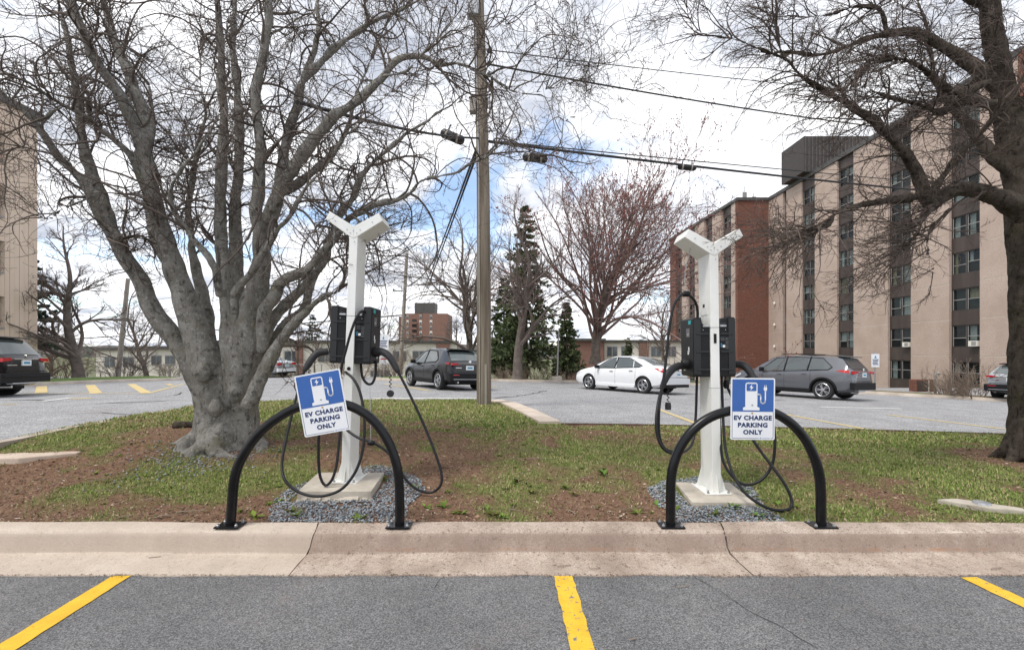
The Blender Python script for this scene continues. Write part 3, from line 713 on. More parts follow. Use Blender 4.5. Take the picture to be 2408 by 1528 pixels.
def handle(st, pts, rad, name='connector'):
    P = catmull([PX(p[0], p[1], p[2] - (.16 if st is ST1 else 0)) for p in pts], 6); rr = list(np.interp(np.linspace(0, 1, len(P)), np.linspace(0, 1, len(rad)), rad))
    return wpart(MB().tube(P, rr, 12), name, 'connector', st)
A = 4.42; B = 4.14
handle(ST1, [(872, 829, 4.47), (895, 826, 4.45), (915, 838, 4.42), (932, 866, 4.40), (937, 876, 4.40)], [.032, .036, .034, .026, .02])
cable(ST1, [(934, 870, 4.4), (955, 910, 4.38), (984, 970, 4.33), (1008, 1025, 4.3), (1027, 1075, 4.25), (1038, 1112, 4.22), (1036, 1140, 4.2), (1015, 1157, 4.2), (985, 1152, 4.2), (957, 1130, 4.2), (936, 1098, 4.2), (910, 1062, 4.2), (876, 1040, 4.2), (845, 1030, 4.22), (820, 1014, 4.27), (808, 1000, 4.32)])
handle(ST1, [(772, 826, 4.5), (748, 830, 4.47), (732, 845, 4.43), (720, 864, 4.40), (716, 872, 4.4)], [.032, .035, .032, .025, .02])
cable(ST1, [(719, 866, 4.4), (708, 892, 4.38), (694, 945, 4.3), (680, 1000, 4.22), (668, 1055, 4.12), (663, 1095, 4.05), (670, 1128, 3.98), (695, 1152, 3.95), (730, 1165, 3.93), (768, 1164, 3.93), (805, 1148, 3.95), (834, 1112, 4.0), (850, 1070, 4.05), (857, 1020, 4.1), (855, 965, 4.15), (845, 918, 4.2), (830, 890, 4.25), (812, 874, 4.31)])
cable(ST1, [(862, 742, 4.40), (858, 733, 4.36), (847, 734, 4.3), (836, 752, 4.27), (824, 785, 4.26), (813, 825, 4.26), (804, 858, 4.26), (795, 900, 4.25), (770, 960, 4.22), (752, 1010, 4.2), (749, 1060, 4.2), (752, 1115, 4.2), (764, 1140, 4.2), (779, 1130, 4.2), (790, 1100, 4.22), (796, 1055, 4.27), (800, 1010, 4.33)])
cable(ST1, [(848, 850, 4.5), (852, 885, 4.48), (864, 902, 4.47), (876, 900, 4.47), (883, 880, 4.5), (884, 848, 4.52)], .012)
zig = lambda u, v0, v1, Y: [(u + (2.5 if i % 2 else -2.5), v0 + (v1 - v0) * i / 7, Y) for i in range(8)]
cable(ST1, zig(918, 878, 912, 4.38), .004, 'cap_tether'); wpart(MB().lathe([(.03, -.02), (.034, 0), (.03, .02)], PX(918, 925, 4.22), 'y', 14), 'dust_cap', 'connector', ST1)
cable(ST1, zig(728, 868, 892, 4.4), .004, 'cap_tether')
wpart(MB().lathe([(.018, -.03), (.026, -.012), (.026, .012), (.018, .03)], PX(873, 1041, 4.04), 'x', 10), 'cable_clip', 'black_plastic', ST1)
for p in ([(877, 586, 4.5), (868, 722, 4.48)], [(870, 905, 4.3), (872, 1036, 4.2)], [(786, 527, 4.5), (784, 620, 4.5), (784, 715, 4.5)], [(800, 660, 4.5), (786, 712, 4.5)]):
    cable(ST1, p, .0022, 'retractor_cord', 'steel', 3, 5)
handle(ST2, [(1612, 860, 4.24), (1590, 862, 4.2), (1572, 878, 4.15), (1560, 903, 4.12), (1556, 912, 4.12)], [.032, .036, .034, .026, .02])
cable(ST2, [(1558, 908, 4.12), (1549, 940, 4.08), (1543, 985, 4.0), (1545, 1020, 3.98), (1554, 1046, 3.97), (1570, 1062, 3.98), (1592, 1066, 4.0), (1615, 1058, 4.1), (1630, 1035, 4.2), (1636, 980, 4.27), (1638, 920, 4.3), (1639, 880, 4.32)])
cable(ST2, [(1640, 762, 4.22), (1640, 728, 4.2), (1632, 705, 4.17), (1614, 692, 4.15), (1596, 698, 4.13), (1582, 728, 4.12), (1573, 780, 4.10), (1567, 840, 4.09), (1559, 900, 4.07), (1551, 950, 4.05), (1549, 1000, 4.02), (1553, 1035, 4.0), (1566, 1056, 4.0), (1590, 1063, 4.02)])
wpart(MB().lathe([(.018, -.035), (.028, -.014), (.028, .014), (.018, .035)], PX(1613, 691, 4.15), 'x', 10), 'cable_clip', 'black_plastic', ST2)
cable(ST2, [(1613, 686, 4.15), (1611, 640, 4.17), (1629, 563, 4.2)], .003, 'retractor_cord', 'steel', 3, 5)
handle(ST2, [(1722, 856, 4.24), (1745, 858, 4.2), (1762, 872, 4.15), (1775, 897, 4.1), (1780, 910, 4.08)], [.032, .036, .034, .026, .02])
cable(ST2, [(1778, 905, 4.1), (1798, 945, 4.0), (1815, 985, 3.95), (1822, 1030, 3.93), (1819, 1080, 3.93), (1805, 1112, 3.93), (1780, 1134, 3.93), (1752, 1139, 3.94), (1728, 1126, 3.96), (1708, 1100, 4.0), (1697, 1068, 4.04), (1693, 1000, 4.12), (1690, 930, 4.18), (1689, 884, 4.2)])
cable(ST2, [(1697, 884, 4.16), (1699, 950, 4.12), (1702, 1010, 4.05), (1707, 1060, 3.98), (1722, 1110, 3.88), (1748, 1154, 3.78), (1785, 1184, 3.71), (1825, 1199, 3.68), (1855, 1196, 3.69), (1862, 1178, 3.72), (1848, 1142, 3.76), (1820, 1102, 3.82), (1790, 1062, 3.9), (1762, 1020, 3.97), (1740, 980, 4.05), (1722, 935, 4.12), (1708, 905, 4.2)])
wpart(MB().lathe([(.018, -.04), (.026, -.018), (.026, .018), (.018, .04)], PX(1708, 903, 4.2), 'z', 10), 'cable_clip', 'black_plastic', ST2)
cable(ST2, zig(1571, 912, 944, 4.12), .004, 'cap_tether'); wpart(MB().lathe([(.026, -.03), (.028, 0), (.024, .034)], PX(1571, 955, 4.12), 'z', 12), 'dust_cap', 'connector', ST2)
cable(ST2, [(1690, 598, 4.3), (1697, 690, 4.3), (1702, 745, 4.3)], .0022, 'retractor_cord', 'steel', 3, 5)

# ================================================================= TREES
def nrm(a): return a / np.maximum(np.linalg.norm(a, axis=-1, keepdims=True), 1e-9)
def grow(S, D, Ln, r0, n, curl, bias, rng, taper=.25, mom=.75):
    """vectorised sinuous branches -> P (N,n+1,3), Rr (N,n+1)"""
    Nn = len(S); P = np.zeros((Nn, n + 1, 3)); P[:, 0] = S; d = nrm(D); k = rng.normal(size=(Nn, 3)) * curl
    bias = np.asarray(bias, float)
    for i in range(n):
        k = k * mom + rng.normal(size=(Nn, 3)) * curl * (1 - mom) * 2.2
        d = nrm(d + k + bias / n); P[:, i + 1] = P[:, i] + d * (Ln / n)[:, None]
    t = np.linspace(0, 1, n + 1)[None]
    return P, r0[:, None] * (1 - (1 - taper) * t)
def spawn(P, Rr, k, rng, t0=.15, t1=1.0, ang=(35, 65), lf=(.35, .7), rf=.6, pull=None, rmin=.0016, lmin=.05, byrad=False, Lpar=None):
    Nn, n1, _ = P.shape; idx = np.repeat(np.arange(Nn), k); t = t0 + (t1 - t0) * rng.random(len(idx)); x = t * (n1 - 1)
    i0 = np.minimum(x.astype(int), n1 - 2); fx = (x - i0)[:, None]
    S = P[idx, i0] * (1 - fx) + P[idx, i0 + 1] * fx; T = nrm(P[idx, i0 + 1] - P[idx, i0])
    rr = Rr[idx, i0] * (1 - fx[:, 0]) + Rr[idx, i0 + 1] * fx[:, 0]
    q = rng.normal(size=T.shape)
    if pull is not None: q = q + np.asarray(pull)
    q = nrm(q - T * (q * T).sum(1, keepdims=True)); a = np.radians(rng.uniform(*ang, size=len(idx)))[:, None]
    D = T * np.cos(a) + q * np.sin(a)
    Lp = np.linalg.norm(np.diff(P, axis=1), axis=2).sum(1)[idx] if Lpar is None else Lpar
    Ln = np.maximum(Lp * rng.uniform(*lf, size=len(idx)) * (1.15 - .6 * t), lmin)
    return S, D, Ln, np.maximum(rr * rf, rmin)
def near_view(S, D, Ln, r0):      # leave out twigs well outside what the place's views take in
    u = CX + F * S[:, 0] / np.maximum(S[:, 1], .5); v = HY - F * (S[:, 2] - CAMZ) / np.maximum(S[:, 1], .5)
    k = (u > -260) & (u < 2660) & (v > -200); return S[k], D[k], Ln[k], r0[k]
def tubes(P, Rr, sides):
    Nn, n1, _ = P.shape; T = np.gradient(P, axis=1); T = nrm(T)
    ref = np.where(np.abs(T[:, :1, 2:3]) < .9, np.array([0, 0, 1.0]), np.array([1.0, 0, 0])); a = nrm(np.cross(T, np.broadcast_to(ref, T.shape))); b = np.cross(T, a)
    th = np.arange(sides) * 2 * np.pi / sides
    V = P[:, :, None] + (a[:, :, None] * np.cos(th)[:, None] + b[:, :, None] * np.sin(th)[:, None]) * Rr[:, :, None, None]
    I = np.arange(Nn * n1 * sides).reshape(Nn, n1, sides); J = np.roll(I, -1, 2)
    Fa = np.stack([I[:, :-1], J[:, :-1], J[:, 1:], I[:, 1:]], -1).reshape(-1, 4)
    return V.reshape(-1, 3), Fa
def join(parts):
    V = []; Fa = []; o = 0
    for v, f in parts: V.append(v); Fa.append(f + o); o += len(v)
    return np.concatenate(V), np.concatenate(Fa)

def barkmat(name, c1, c2, lich, moss, sc=7, t3=.57):
    m, t, b = newmat(name); g = t.nodes.new('ShaderNodeNewGeometry')
    def n_(s, d=7, r=.65, st=None):
        n = t.nodes.new('ShaderNodeTexNoise'); n.inputs['Scale'].default_value = s; n.inputs['Detail'].default_value = d; n.inputs['Roughness'].default_value = r
        if st:
            mp = t.nodes.new('ShaderNodeMapping'); mp.inputs['Scale'].default_value = st; t.links.new(g.outputs['Position'], mp.inputs[0]); t.links.new(mp.outputs[0], n.inputs[0])
        else: t.links.new(g.outputs['Position'], n.inputs[0])
        return n.outputs[0]
    def r_(src, stops):
        r = t.nodes.new('ShaderNodeValToRGB'); el = r.color_ramp.elements
        while len(el) < len(stops): el.new(.5)
        for q, (p, c) in zip(el, stops): q.position = p; q.color = (*c, 1)
        t.links.new(src, r.inputs[0]); return r.outputs[0]
    def m_(f, a, c):
        x = t.nodes.new('ShaderNodeMixRGB')
        for i, s in enumerate((f, a, c)):
            if isinstance(s, tuple): x.inputs[i].default_value = (*s, 1)
            else: t.links.new(s, x.inputs[i])
        return x.outputs[0]
    c = r_(n_(sc), [(.33, c1), (.66, c2)])
    c = m_(r_(n_(sc * .45, 8, .7), [(.55, (0, 0, 0)), (.68, (.8, .8, .8))]), c, moss)
    c = m_(r_(n_(sc * 4, 5, .7), [(t3, (0, 0, 0)), (t3 + .06, (.85, .85, .85))]), c, lich)
    c = m_(r_(n_(sc * 1.7, 6, .7), [(.36, (.85, .85, .85)), (.46, (0, 0, 0))]), c, tuple(v * .40 for v in c1))
    fis = n_(sc * 2.6, 7, .75, (1, 1, .13)); c = m_(r_(fis, [(.36, (.85, .85, .85)), (.44, (0, 0, 0))]), c, tuple(v * .3 for v in c1))
    t.links.new(c, b.inputs['Base Color']); b.inputs['Roughness'].default_value = .92; b.inputs['Specular IOR Level'].default_value = .15
    bp = t.nodes.new('ShaderNodeBump'); bp.inputs['Strength'].default_value = 1.0; bp.inputs['Distance'].default_value = .05
    t.links.new(n_(sc * 4, 9, .8, (1, 1, .4)), bp.inputs['Height']); bp2 = t.nodes.new('ShaderNodeBump'); bp2.inputs['Strength'].default_value = .8; bp2.inputs['Distance'].default_value = .04; t.links.new(fis, bp2.inputs['Height']); t.links.new(bp.outputs[0], bp2.inputs['Normal']); t.links.new(bp2.outputs[0], b.inputs['Normal'])
    return m
M['bark_grey'] = barkmat('grey_smooth_bark', (.25, .234, .205), (.45, .425, .385), (.58, .57, .53), (.27, .25, .165))
M['bark_dark'] = barkmat('dark_mossy_bark', (.06, .046, .036), (.145, .118, .095), (.22, .20, .155), (.055, .06, .022), 9, .64)
M['twig'] = pmat('twig_bark', (.075, .058, .05), (.15, .12, .10), 3, .9)
M['twig_dark'] = pmat('twig_dark_bark', (.058, .043, .036), (.115, .087, .072), 3, .9)
M['bark_far'] = pmat('far_bark', (.10, .08, .068), (.18, .15, .13), 4, .92, .6, 25)
M['twig_far'] = pmat('far_twig', (.12, .095, .082), (.19, .15, .13), 2, .92)
M['twig_maple'] = pmat('maple_twig', (.15, .095, .082), (.25, .17, .15), 2, .9)
M['bud_red'] = pmat('red_bud', (.20, .065, .055), (.32, .13, .11), 2, .8)
M['twig_pale'] = pmat('shrub_twig', (.19, .14, .105), (.28, .22, .17), 2, .92)

def traced_tree(label, base, limbs, trunk_extra, bark, twigm, rng, l1, l2, l3, voxel=.02):
    t_ = thing('bare_tree', label, 'tree', base)
    allP = []; lm = MB()
    for (pts, d0, d1) in limbs:
        n = len(pts); P3 = []; pts = [(pts[0][0], pts[0][1], pts[0][2] * .55)] + pts[1:]
        for i, (u, v, w_) in enumerate(pts):
            s = i / (n - 1); Y = base.y + d0 + (d1 - d0) * s ** 1.3; p = PX(u, v, Y); P3.append((p.x, p.y, p.z, w_ * (l1['wf'][0] + (l1['wf'][1] - l1['wf'][0]) * min(1, s * 1.6)) / 2 / F * Y))
        C = np.array([list(c) for c in catmull(P3, 6)])
        wob = vnoise(np.linspace(0, n * 1.3, len(C)), np.full(len(C), pts[0][0] * .1), 11, 2) - .5
        C[:, 0] += wob * .05; C[:, 3] = np.maximum(C[:, 3] * (1 + .14 * (vnoise(np.linspace(0, n * 2.2, len(C)), np.full(len(C), pts[0][1] * .1), 12, 2) - .5)), .004)
        lm.tube([c[:3] for c in C], [c[3] for c in C], 12); allP.append(C)
    for pts, rad in trunk_extra: lm.tube(pts, rad, 14)
    o = lm.build('trunk', bark, t_)
    md = o.modifiers.new('r', 'REMESH'); md.mode = 'VOXEL'; md.voxel_size = voxel; md.use_smooth_shade = True
    sm = o.modifiers.new('s', 'SMOOTH'); sm.factor = .5; sm.iterations = 4
    me = evalmesh(o); o.modifiers.clear(); o.data = me
    # surface lumps
    co = np.empty(len(me.vertices) * 3, np.float32); me.vertices.foreach_get('co', co); co = co.reshape(-1, 3)
    no = np.empty(len(me.vertices) * 3, np.float32); me.vertices.foreach_get('normal', no); no = no.reshape(-1, 3)
    h = (vnoise(co[:, 0] * 7 + co[:, 2] * 2.1, co[:, 1] * 7 + co[:, 2] * 5, 21, 4) - .5) * l1.get('lump', .03)
    co += no * h[:, None]; me.vertices.foreach_set('co', co.ravel()); me.polygons.foreach_set('use_smooth', np.ones(len(me.polygons), bool)); me.update()
    # branches along the limbs
    S = []; D = []; Ln = []; r0 = []
    for C in allP:
        seg = np.linalg.norm(np.diff(C[:, :3], axis=0), axis=1); tot = seg.sum(); k = max(3, int(tot * l1['per_m']))
        for _ in range(k):
            f = l1['t0'] + (1 - l1['t0']) * rng.random() ** .8; x = f * (len(C) - 1); i = min(int(x), len(C) - 2); p = C[i, :3] + (C[i + 1, :3] - C[i, :3]) * (x - i)
            if C[i, 3] > l1.get('rmax', 9): continue
            T = nrm(C[i + 1, :3] - C[i, :3]); q = rng.normal(size=3) + np.array(l1['pull']); q = nrm(q - T * q.dot(T)); a = R(rng.uniform(*l1['ang']))
            S.append(p); D.append(T * math.cos(a) + q * math.sin(a)); Ln.append(rng.uniform(*l1['len']) * (1.1 - .35 * f)); r0.append(min(C[i, 3] * .55, rng.uniform(*l1['r'])))
        S.append(C[-1, :3]); D.append(C[-1, :3] - C[-2, :3]); Ln.append(l1['len'][1] * .4); r0.append(C[-1, 3])
    parts = []
    P1, R1 = grow(np.array(S), np.array(D), np.array(Ln), np.array(r0), 14, l1['curl'], l1['bias'], rng, .3); parts.append(tubes(P1, R1, 4))
    P2, R2 = grow(*near_view(*spawn(P1, R1, l2['k'], rng, .12, 1, lf=l2['lf'], rf=.62, pull=l2.get('pull'), ang=l2['ang'], rmin=.0024)), 8, l2['curl'], l2['bias'], rng, .4); parts.append(tubes(P2, R2, 3))
    P3, R3 = grow(*near_view(*spawn(P2, R2, l3['k'], rng, .15, 1, lf=l3['lf'], rf=.7, pull=l3.get('pull'), ang=l3['ang'], rmin=.0019)), 4, l3['curl'], l3['bias'], rng, .6); parts.append(tubes(P3, R3, 3))
    if l3.get('k4'):
        P4, R4 = grow(*near_view(*spawn(P3, R3, l3['k4'], rng, .3, 1, lf=(.3, .6), rf=.9, ang=(30, 60), rmin=.0017)), 2, l3['curl'], l3['bias'], rng, .8); parts.append(tubes(P4, R4, 3))
    V, Fa = join(parts); cr = npmesh('crown', V, Fa, twigm, t_, smooth=True); cr['kind'] = 'stuff'
    return t_
rng = np.random.default_rng(11)
tb = GG(532, 1042)
Lm = [
 ([(500, 960, 110), (462, 870, 80), (420, 809, 60), (367, 736, 58), (333, 669, 54), (293, 599, 50), (253, 529, 46), (187, 417, 34), (133, 360, 28), (97, 310, 24), (60, 262, 20), (0, 213, 16), (-60, 170, 10)], 0, -.9),
 ([(275, 565, 40), (240, 467, 40), (213, 400, 36), (197, 333, 33), (187, 267, 30), (180, 217, 28), (167, 150, 26), (157, 83, 22), (140, 20, 18), (120, -50, 10)], -.45, -.2),
 ([(510, 960, 110), (480, 840, 90), (450, 742, 74), (425, 676, 68), (405, 609, 62), (385, 545, 56), (368, 483, 52), (352, 400, 50), (330, 333, 48), (300, 267, 45), (267, 200, 42), (233, 150, 38), (205, 90, 34), (178, 20, 30), (160, -60, 20)], -.1, -.9),
 ([(395, 600, 40), (372, 520, 34), (335, 427, 28), (300, 360, 26), (233, 300, 24), (200, 273, 22), (150, 247, 20), (100, 217, 18), (50, 187, 16), (-20, 150, 10)], -.2, -1.6),
 ([(345, 360, 40), (347, 300, 40), (320, 217, 38), (293, 150, 36), (267, 83, 32), (247, 10, 28), (235, -60, 18)], -.5, .2),
 ([(415, 650, 45), (372, 575, 40), (358, 520, 38), (350, 440, 30), (355, 360, 22), (362, 290, 18), (350, 200, 12)], .15, .9),
 ([(500, 850, 60), (487, 760, 42), (478, 692, 36), (462, 626, 32), (448, 560, 26), (445, 480, 24), (458, 400, 22), (470, 330, 20), (485, 270, 16), (470, 180, 12), (480, 90, 9)], .25, 1.2),
 ([(540, 880, 80), (540, 776, 50), (533, 676, 46), (524, 576, 44), (520, 480, 42), (523, 367, 40), (526, 267, 36), (520, 200, 34), (522, 133, 30), (516, 33, 26), (510, -60, 16)], -.15, -.3),
 ([(555, 850, 70), (557, 720, 46), (553, 590, 42), (553, 483, 38), (560, 400, 36), (563, 300, 34), (557, 200, 30), (547, 100, 26), (550, 0, 20), (545, -60, 14)], .2, .8),
 ([(560, 960, 120), (575, 850, 100), (585, 759, 88), (600, 692, 76), (612, 626, 64), (608, 550, 50), (604, 483, 44), (609, 400, 44), (610, 333, 42), (602, 233, 40), (613, 150, 40), (627, 67, 36), (634, -10, 30), (640, -70, 18)], -.1, -.6),
 ([(615, 610, 60), (630, 530, 48), (652, 467, 44), (664, 400, 40), (668, 350, 38), (687, 283, 36), (707, 217, 34), (733, 133, 30), (750, 67, 26), (745, 0, 22), (750, -60, 14)], -.1, .6),
 ([(640, 500, 44), (672, 425, 40), (700, 380, 38), (733, 333, 36), (777, 283, 34), (803, 262, 32), (846, 233, 30), (893, 187, 28), (936, 142, 26), (990, 133, 22), (1036, 153, 20), (1076, 150, 18), (1123, 170, 17), (1156, 183, 16), (1186, 203, 15), (1220, 218, 13), (1253, 220, 11), (1300, 205, 9), (1360, 190, 6)], -.3, -1.0),
 ([(615, 830, 50), (622, 742, 40), (643, 702, 38), (667, 659, 36), (717, 636, 33), (750, 602, 32), (793, 552, 30), (832, 508, 26), (886, 480, 24), (936, 470, 22), (970, 450, 20), (996, 423, 19), (1070, 407, 18), (1103, 387, 17), (1136, 373, 16), (1170, 347, 15), (1190, 337, 14), (1230, 353, 12), (1270, 365, 9)], -.3, -1.2),
 ([(1225, 352, 9), (1270, 320, 8), (1303, 300, 8), (1336, 280, 7), (1386, 267, 6), (1440, 255, 5), (1490, 215, 3)], -1.2, -1.3),
 ([(610, 820, 45), (653, 742, 32), (693, 696, 30), (733, 652, 28), (763, 609, 27), (770, 569, 26), (785, 536, 25), (803, 500, 26), (830, 460, 25), (853, 407, 24), (883, 377, 22), (936, 333, 20), (963, 310, 18), (1003, 287, 15), (1036, 262, 12), (1100, 230, 8)], -.05, .3),
 ([(605, 840, 45), (660, 779, 32), (682, 752, 30), (717, 722, 28), (728, 676, 26), (747, 636, 24), (770, 590, 20), (800, 560, 16), (860, 548, 12), (930, 540, 8), (985, 520, 5)], .2, .9),
 ([(585, 960, 80), (610, 892, 46), (633, 852, 42), (655, 809, 38), (683, 769, 36), (727, 726, 30), (763, 696, 24), (793, 686, 20), (806, 668, 17), (835, 610, 12), (880, 580, 8)], -.35, -.6),
 ([(553, 740, 40), (552, 692, 26), (583, 649, 25), (617, 599, 24), (650, 542, 23), (683, 509, 22), (720, 440, 20), (770, 390, 18), (800, 330, 16), (850, 290, 14), (905, 225, 12), (960, 200, 9), (1040, 120, 6)], -.45, -1.3),
 ([(520, 700, 40), (508, 649, 26), (493, 609, 25), (450, 556, 24), (413, 509, 22), (400, 460, 20), (428, 395, 18), (470, 350, 17), (500, 300, 14), (520, 255, 12), (560, 200, 9)], -.5, -1.2),
 ([(660, 460, 30), (690, 440, 26), (740, 400, 24), (790, 350, 20), (820, 290, 18), (835, 230, 16), (870, 150, 14), (900, 70, 12), (940, 10, 9)], .1, 1.0),
 ([(720, 190, 26), (770, 130, 24), (820, 90, 20), (880, 50, 18), (950, 20, 14), (1040, -30, 8)], .3, .5),
 ([(900, 180, 18), (960, 165, 14), (1010, 110, 12), (1060, 60, 11), (1080, 10, 9), (1085, -40, 6)], -.7, -.9),
 ([(1010, 125, 14), (1050, 70, 11), (1090, 40, 10), (1120, 45, 9), (1150, 65, 9), (1200, 55, 8), (1250, 30, 6), (1310, 60, 4)], -.8, -1.4),
 ([(1190, 205, 9), (1240, 160, 8), (1300, 140, 7), (1350, 165, 6), (1420, 195, 5), (1500, 200, 3)], -.9, -.6),
 ([(150, 250, 16), (110, 275, 14), (60, 340, 12), (0, 345, 11), (-60, 335, 8)], -.6, -1.2),
 ([(233, 450, 16), (190, 475, 12), (150, 490, 10), (110, 515, 8), (60, 470, 5)], -.5, -1.2),
]
rt = random.Random(2); roots = []
zb_ = tb.z
c_ = Vector((tb.x, tb.y, 0))
for cols in ([(505, 1075, .27, .0), (500, 1020, .215, .0), (499, 960, .182, 0), (490, 900, .190, 0), (474, 840, .195, 0), (465, 790, .10, 0)], [(562, 1075, .27, -.02), (566, 1020, .215, -.02), (568, 960, .18, -.03), (566, 900, .20, -.03), (572, 840, .21, 0), (582, 780, .11, 0)], [(535, 1075, .34, .1), (533, 1000, .27, .12), (530, 920, .26, .14), (528, 840, .22, .14), (528, 800, .1, .14)]):
    roots.append(([PX(u, v, tb.y + d) for u, v, r, d in cols], [r for u, v, r, d in cols]))
for a, ln in ((200, .75), (235, .6), (265, .65), (300, .75), (340, .8), (20, .6), (80, .5), (140, .6), (180, .9)):
    a = R(a); d = Vector((math.cos(a), math.sin(a), 0)); pr = []; rr = []
    for i in range(7):
        s = i / 6; p = c_ + d * (.18 + ln * .52 * s) + Vector((-d.y, d.x, 0)) * (.13 * math.sin(s * 5 + a * 3)); gzv = gz0(p.x, p.y)
        p.z = gzv + (.22 * (1 - s) ** 2.2) - .045 * s + .02 * math.sin(s * 9 + a); pr.append(p); rr.append(.105 * (1 - s) ** .8 + .02)
    roots.append((pr, rr))
for a, h in ((285, .45), (318, .62), (262, .85)):   # burrs
    a = R(a); p = c_ + Vector((math.cos(a), math.sin(a), 0)) * .34; p.z = zb_ + h; roots.append(([p + Vector((0, 0, -.1)), p, p + Vector((0, 0, .12))], [.05, .09, .04]))
T1 = traced_tree('grey multi-stemmed bare tree with curling branches and knobbly roots', tb, Lm, roots, 'bark_grey', 'twig', rng,
    dict(wf=(.80, .56), per_m=7.0, t0=.25, rmax=.16, pull=(0, -.1, .3), ang=(25, 70), len=(.45, 1.45), r=(.006, .019), curl=.26, bias=(0, 0, .2), lump=.035),
    dict(k=6, lf=(.35, .75), ang=(35, 75), curl=.30, bias=(0, 0, .15)), dict(k=4, lf=(.3, .6), ang=(30, 70), curl=.32, bias=(0, 0, .3), k4=1), .023)
tb2 = GG(2436, 1085)
Rm = [
 ([(2452, 1130, 150), (2444, 1060, 126), (2438, 980, 116), (2436, 850, 112), (2432, 700, 112), (2420, 560, 112), (2408, 450, 106), (2380, 330, 84), (2360, 200, 74), (2338, 90, 64), (2322, 0, 56), (2305, -90, 45)], 0, .3),
 ([(2405, 520, 80), (2388, 483, 60), (2338, 462, 52), (2288, 446, 46), (2240, 448, 46), (2206, 473, 46), (2184, 492, 42)], -.1, -.55),
 ([(2186, 488, 40), (2172, 460, 34), (2152, 400, 32), (2125, 360, 30), (2072, 300, 28), (2022, 263, 26), (1982, 240, 24), (1938, 213, 21), (1888, 183, 19), (1845, 140, 16), (1788, 117, 13), (1722, 93, 11), (1648, 77, 8), (1622, 43, 6), (1608, 0, 4)], -.55, -.9),
 ([(2184, 480, 30), (2196, 447, 24), (2238, 383, 22), (2288, 333, 20), (2332, 283, 18), (2365, 233, 16)], -.55, -.8),
 ([(1848, 145, 11), (1833, 110, 10), (1826, 50, 9), (1806, 5, 7), (1790, -50, 4)], -.85, -.6),
 ([(2200, 468, 26), (2165, 463, 22), (2105, 470, 20), (2032, 480, 19), (1972, 500, 18), (1940, 535, 16), (1895, 558, 12), (1850, 573, 8), (1822, 580, 5)], -.5, -1.3),
 ([(1945, 530, 12), (1915, 539, 10), (1865, 540, 7), (1815, 547, 4)], -1.1, -1.5),
 ([(2345, 210, 50), (2305, 170, 36), (2255, 133, 32), (2188, 93, 30), (2138, 75, 28), (2072, 83, 25), (2022, 97, 22), (1972, 117, 18), (1922, 130, 15), (1855, 123, 11), (1790, 130, 6)], .05, .5),
 ([(2085, 80, 16), (2078, 33, 15), (2055, 17, 14), (2005, 17, 12), (1950, 35, 10), (1880, 40, 7), (1800, 30, 4)], .35, .2),
 ([(2330, 190, 30), (2280, 215, 24), (2222, 262, 20), (2172, 250, 16), (2088, 227, 12), (2020, 200, 8)], -.1, -.9),
 ([(2360, 250, 40), (2300, 240, 26), (2220, 205, 22), (2150, 150, 18), (2090, 140, 14), (2030, 170, 10), (1980, 230, 6)], -.2, -1.2),
 ([(2400, 420, 50), (2340, 372, 34), (2280, 300, 26), (2230, 240, 20), (2200, 170, 16), (2180, 80, 12), (2160, 0, 9)], .1, 1.2),
 ([(2310, 10, 40), (2240, -20, 26), (2160, -20, 20), (2050, -30, 14)], .2, .3),
 ([(2405, 300, 60), (2440, 200, 45), (2460, 80, 36), (2490, -40, 26)], .1, -.3),
 ([(2245, 480, 14), (2190, 540, 10), (2180, 580, 8), (2190, 640, 5)], -.5, -.9),
 ([(2178, 490, 16), (2160, 540, 10), (2120, 590, 8), (2075, 640, 4)], -.55, -1.0),
]
roots = []
for a, ln in ((180, .5), (215, .5), (250, .55), (290, .55), (140, .5), (330, .5)):
    a = R(a); d = Vector((math.cos(a), math.sin(a), 0)); pr = []; rr = []
    for i in range(6):
        s = i / 5; p = Vector((tb2.x + .06, tb2.y, 0)) + d * (.16 + ln * .6 * s); p.z = gz0(p.x, p.y) + .3 * (1 - s) ** 2 - .05 * s; pr.append(p); rr.append(.11 * (1 - s) + .02)
    roots.append((pr, rr))
T2 = traced_tree('dark mossy-barked bare tree with low arching limbs and fine drooping twigs', tb2, Rm, roots, 'bark_dark', 'twig_dark', np.random.default_rng(23),
    dict(wf=(.9, .62), per_m=18, t0=.12, rmax=.12, pull=(-.8, -.2, .1), ang=(25, 60), len=(.45, 1.05), r=(.005, .010), curl=.12, bias=(-.4, 0, -.3), lump=.05),
    dict(k=6, lf=(.3, .65), ang=(25, 50), curl=.14, bias=(-.2, 0, -.25), pull=(-.5, 0, -.1)), dict(k=4, lf=(.3, .55), ang=(25, 50), curl=.18, bias=(-.1, 0, -.1)), .02)

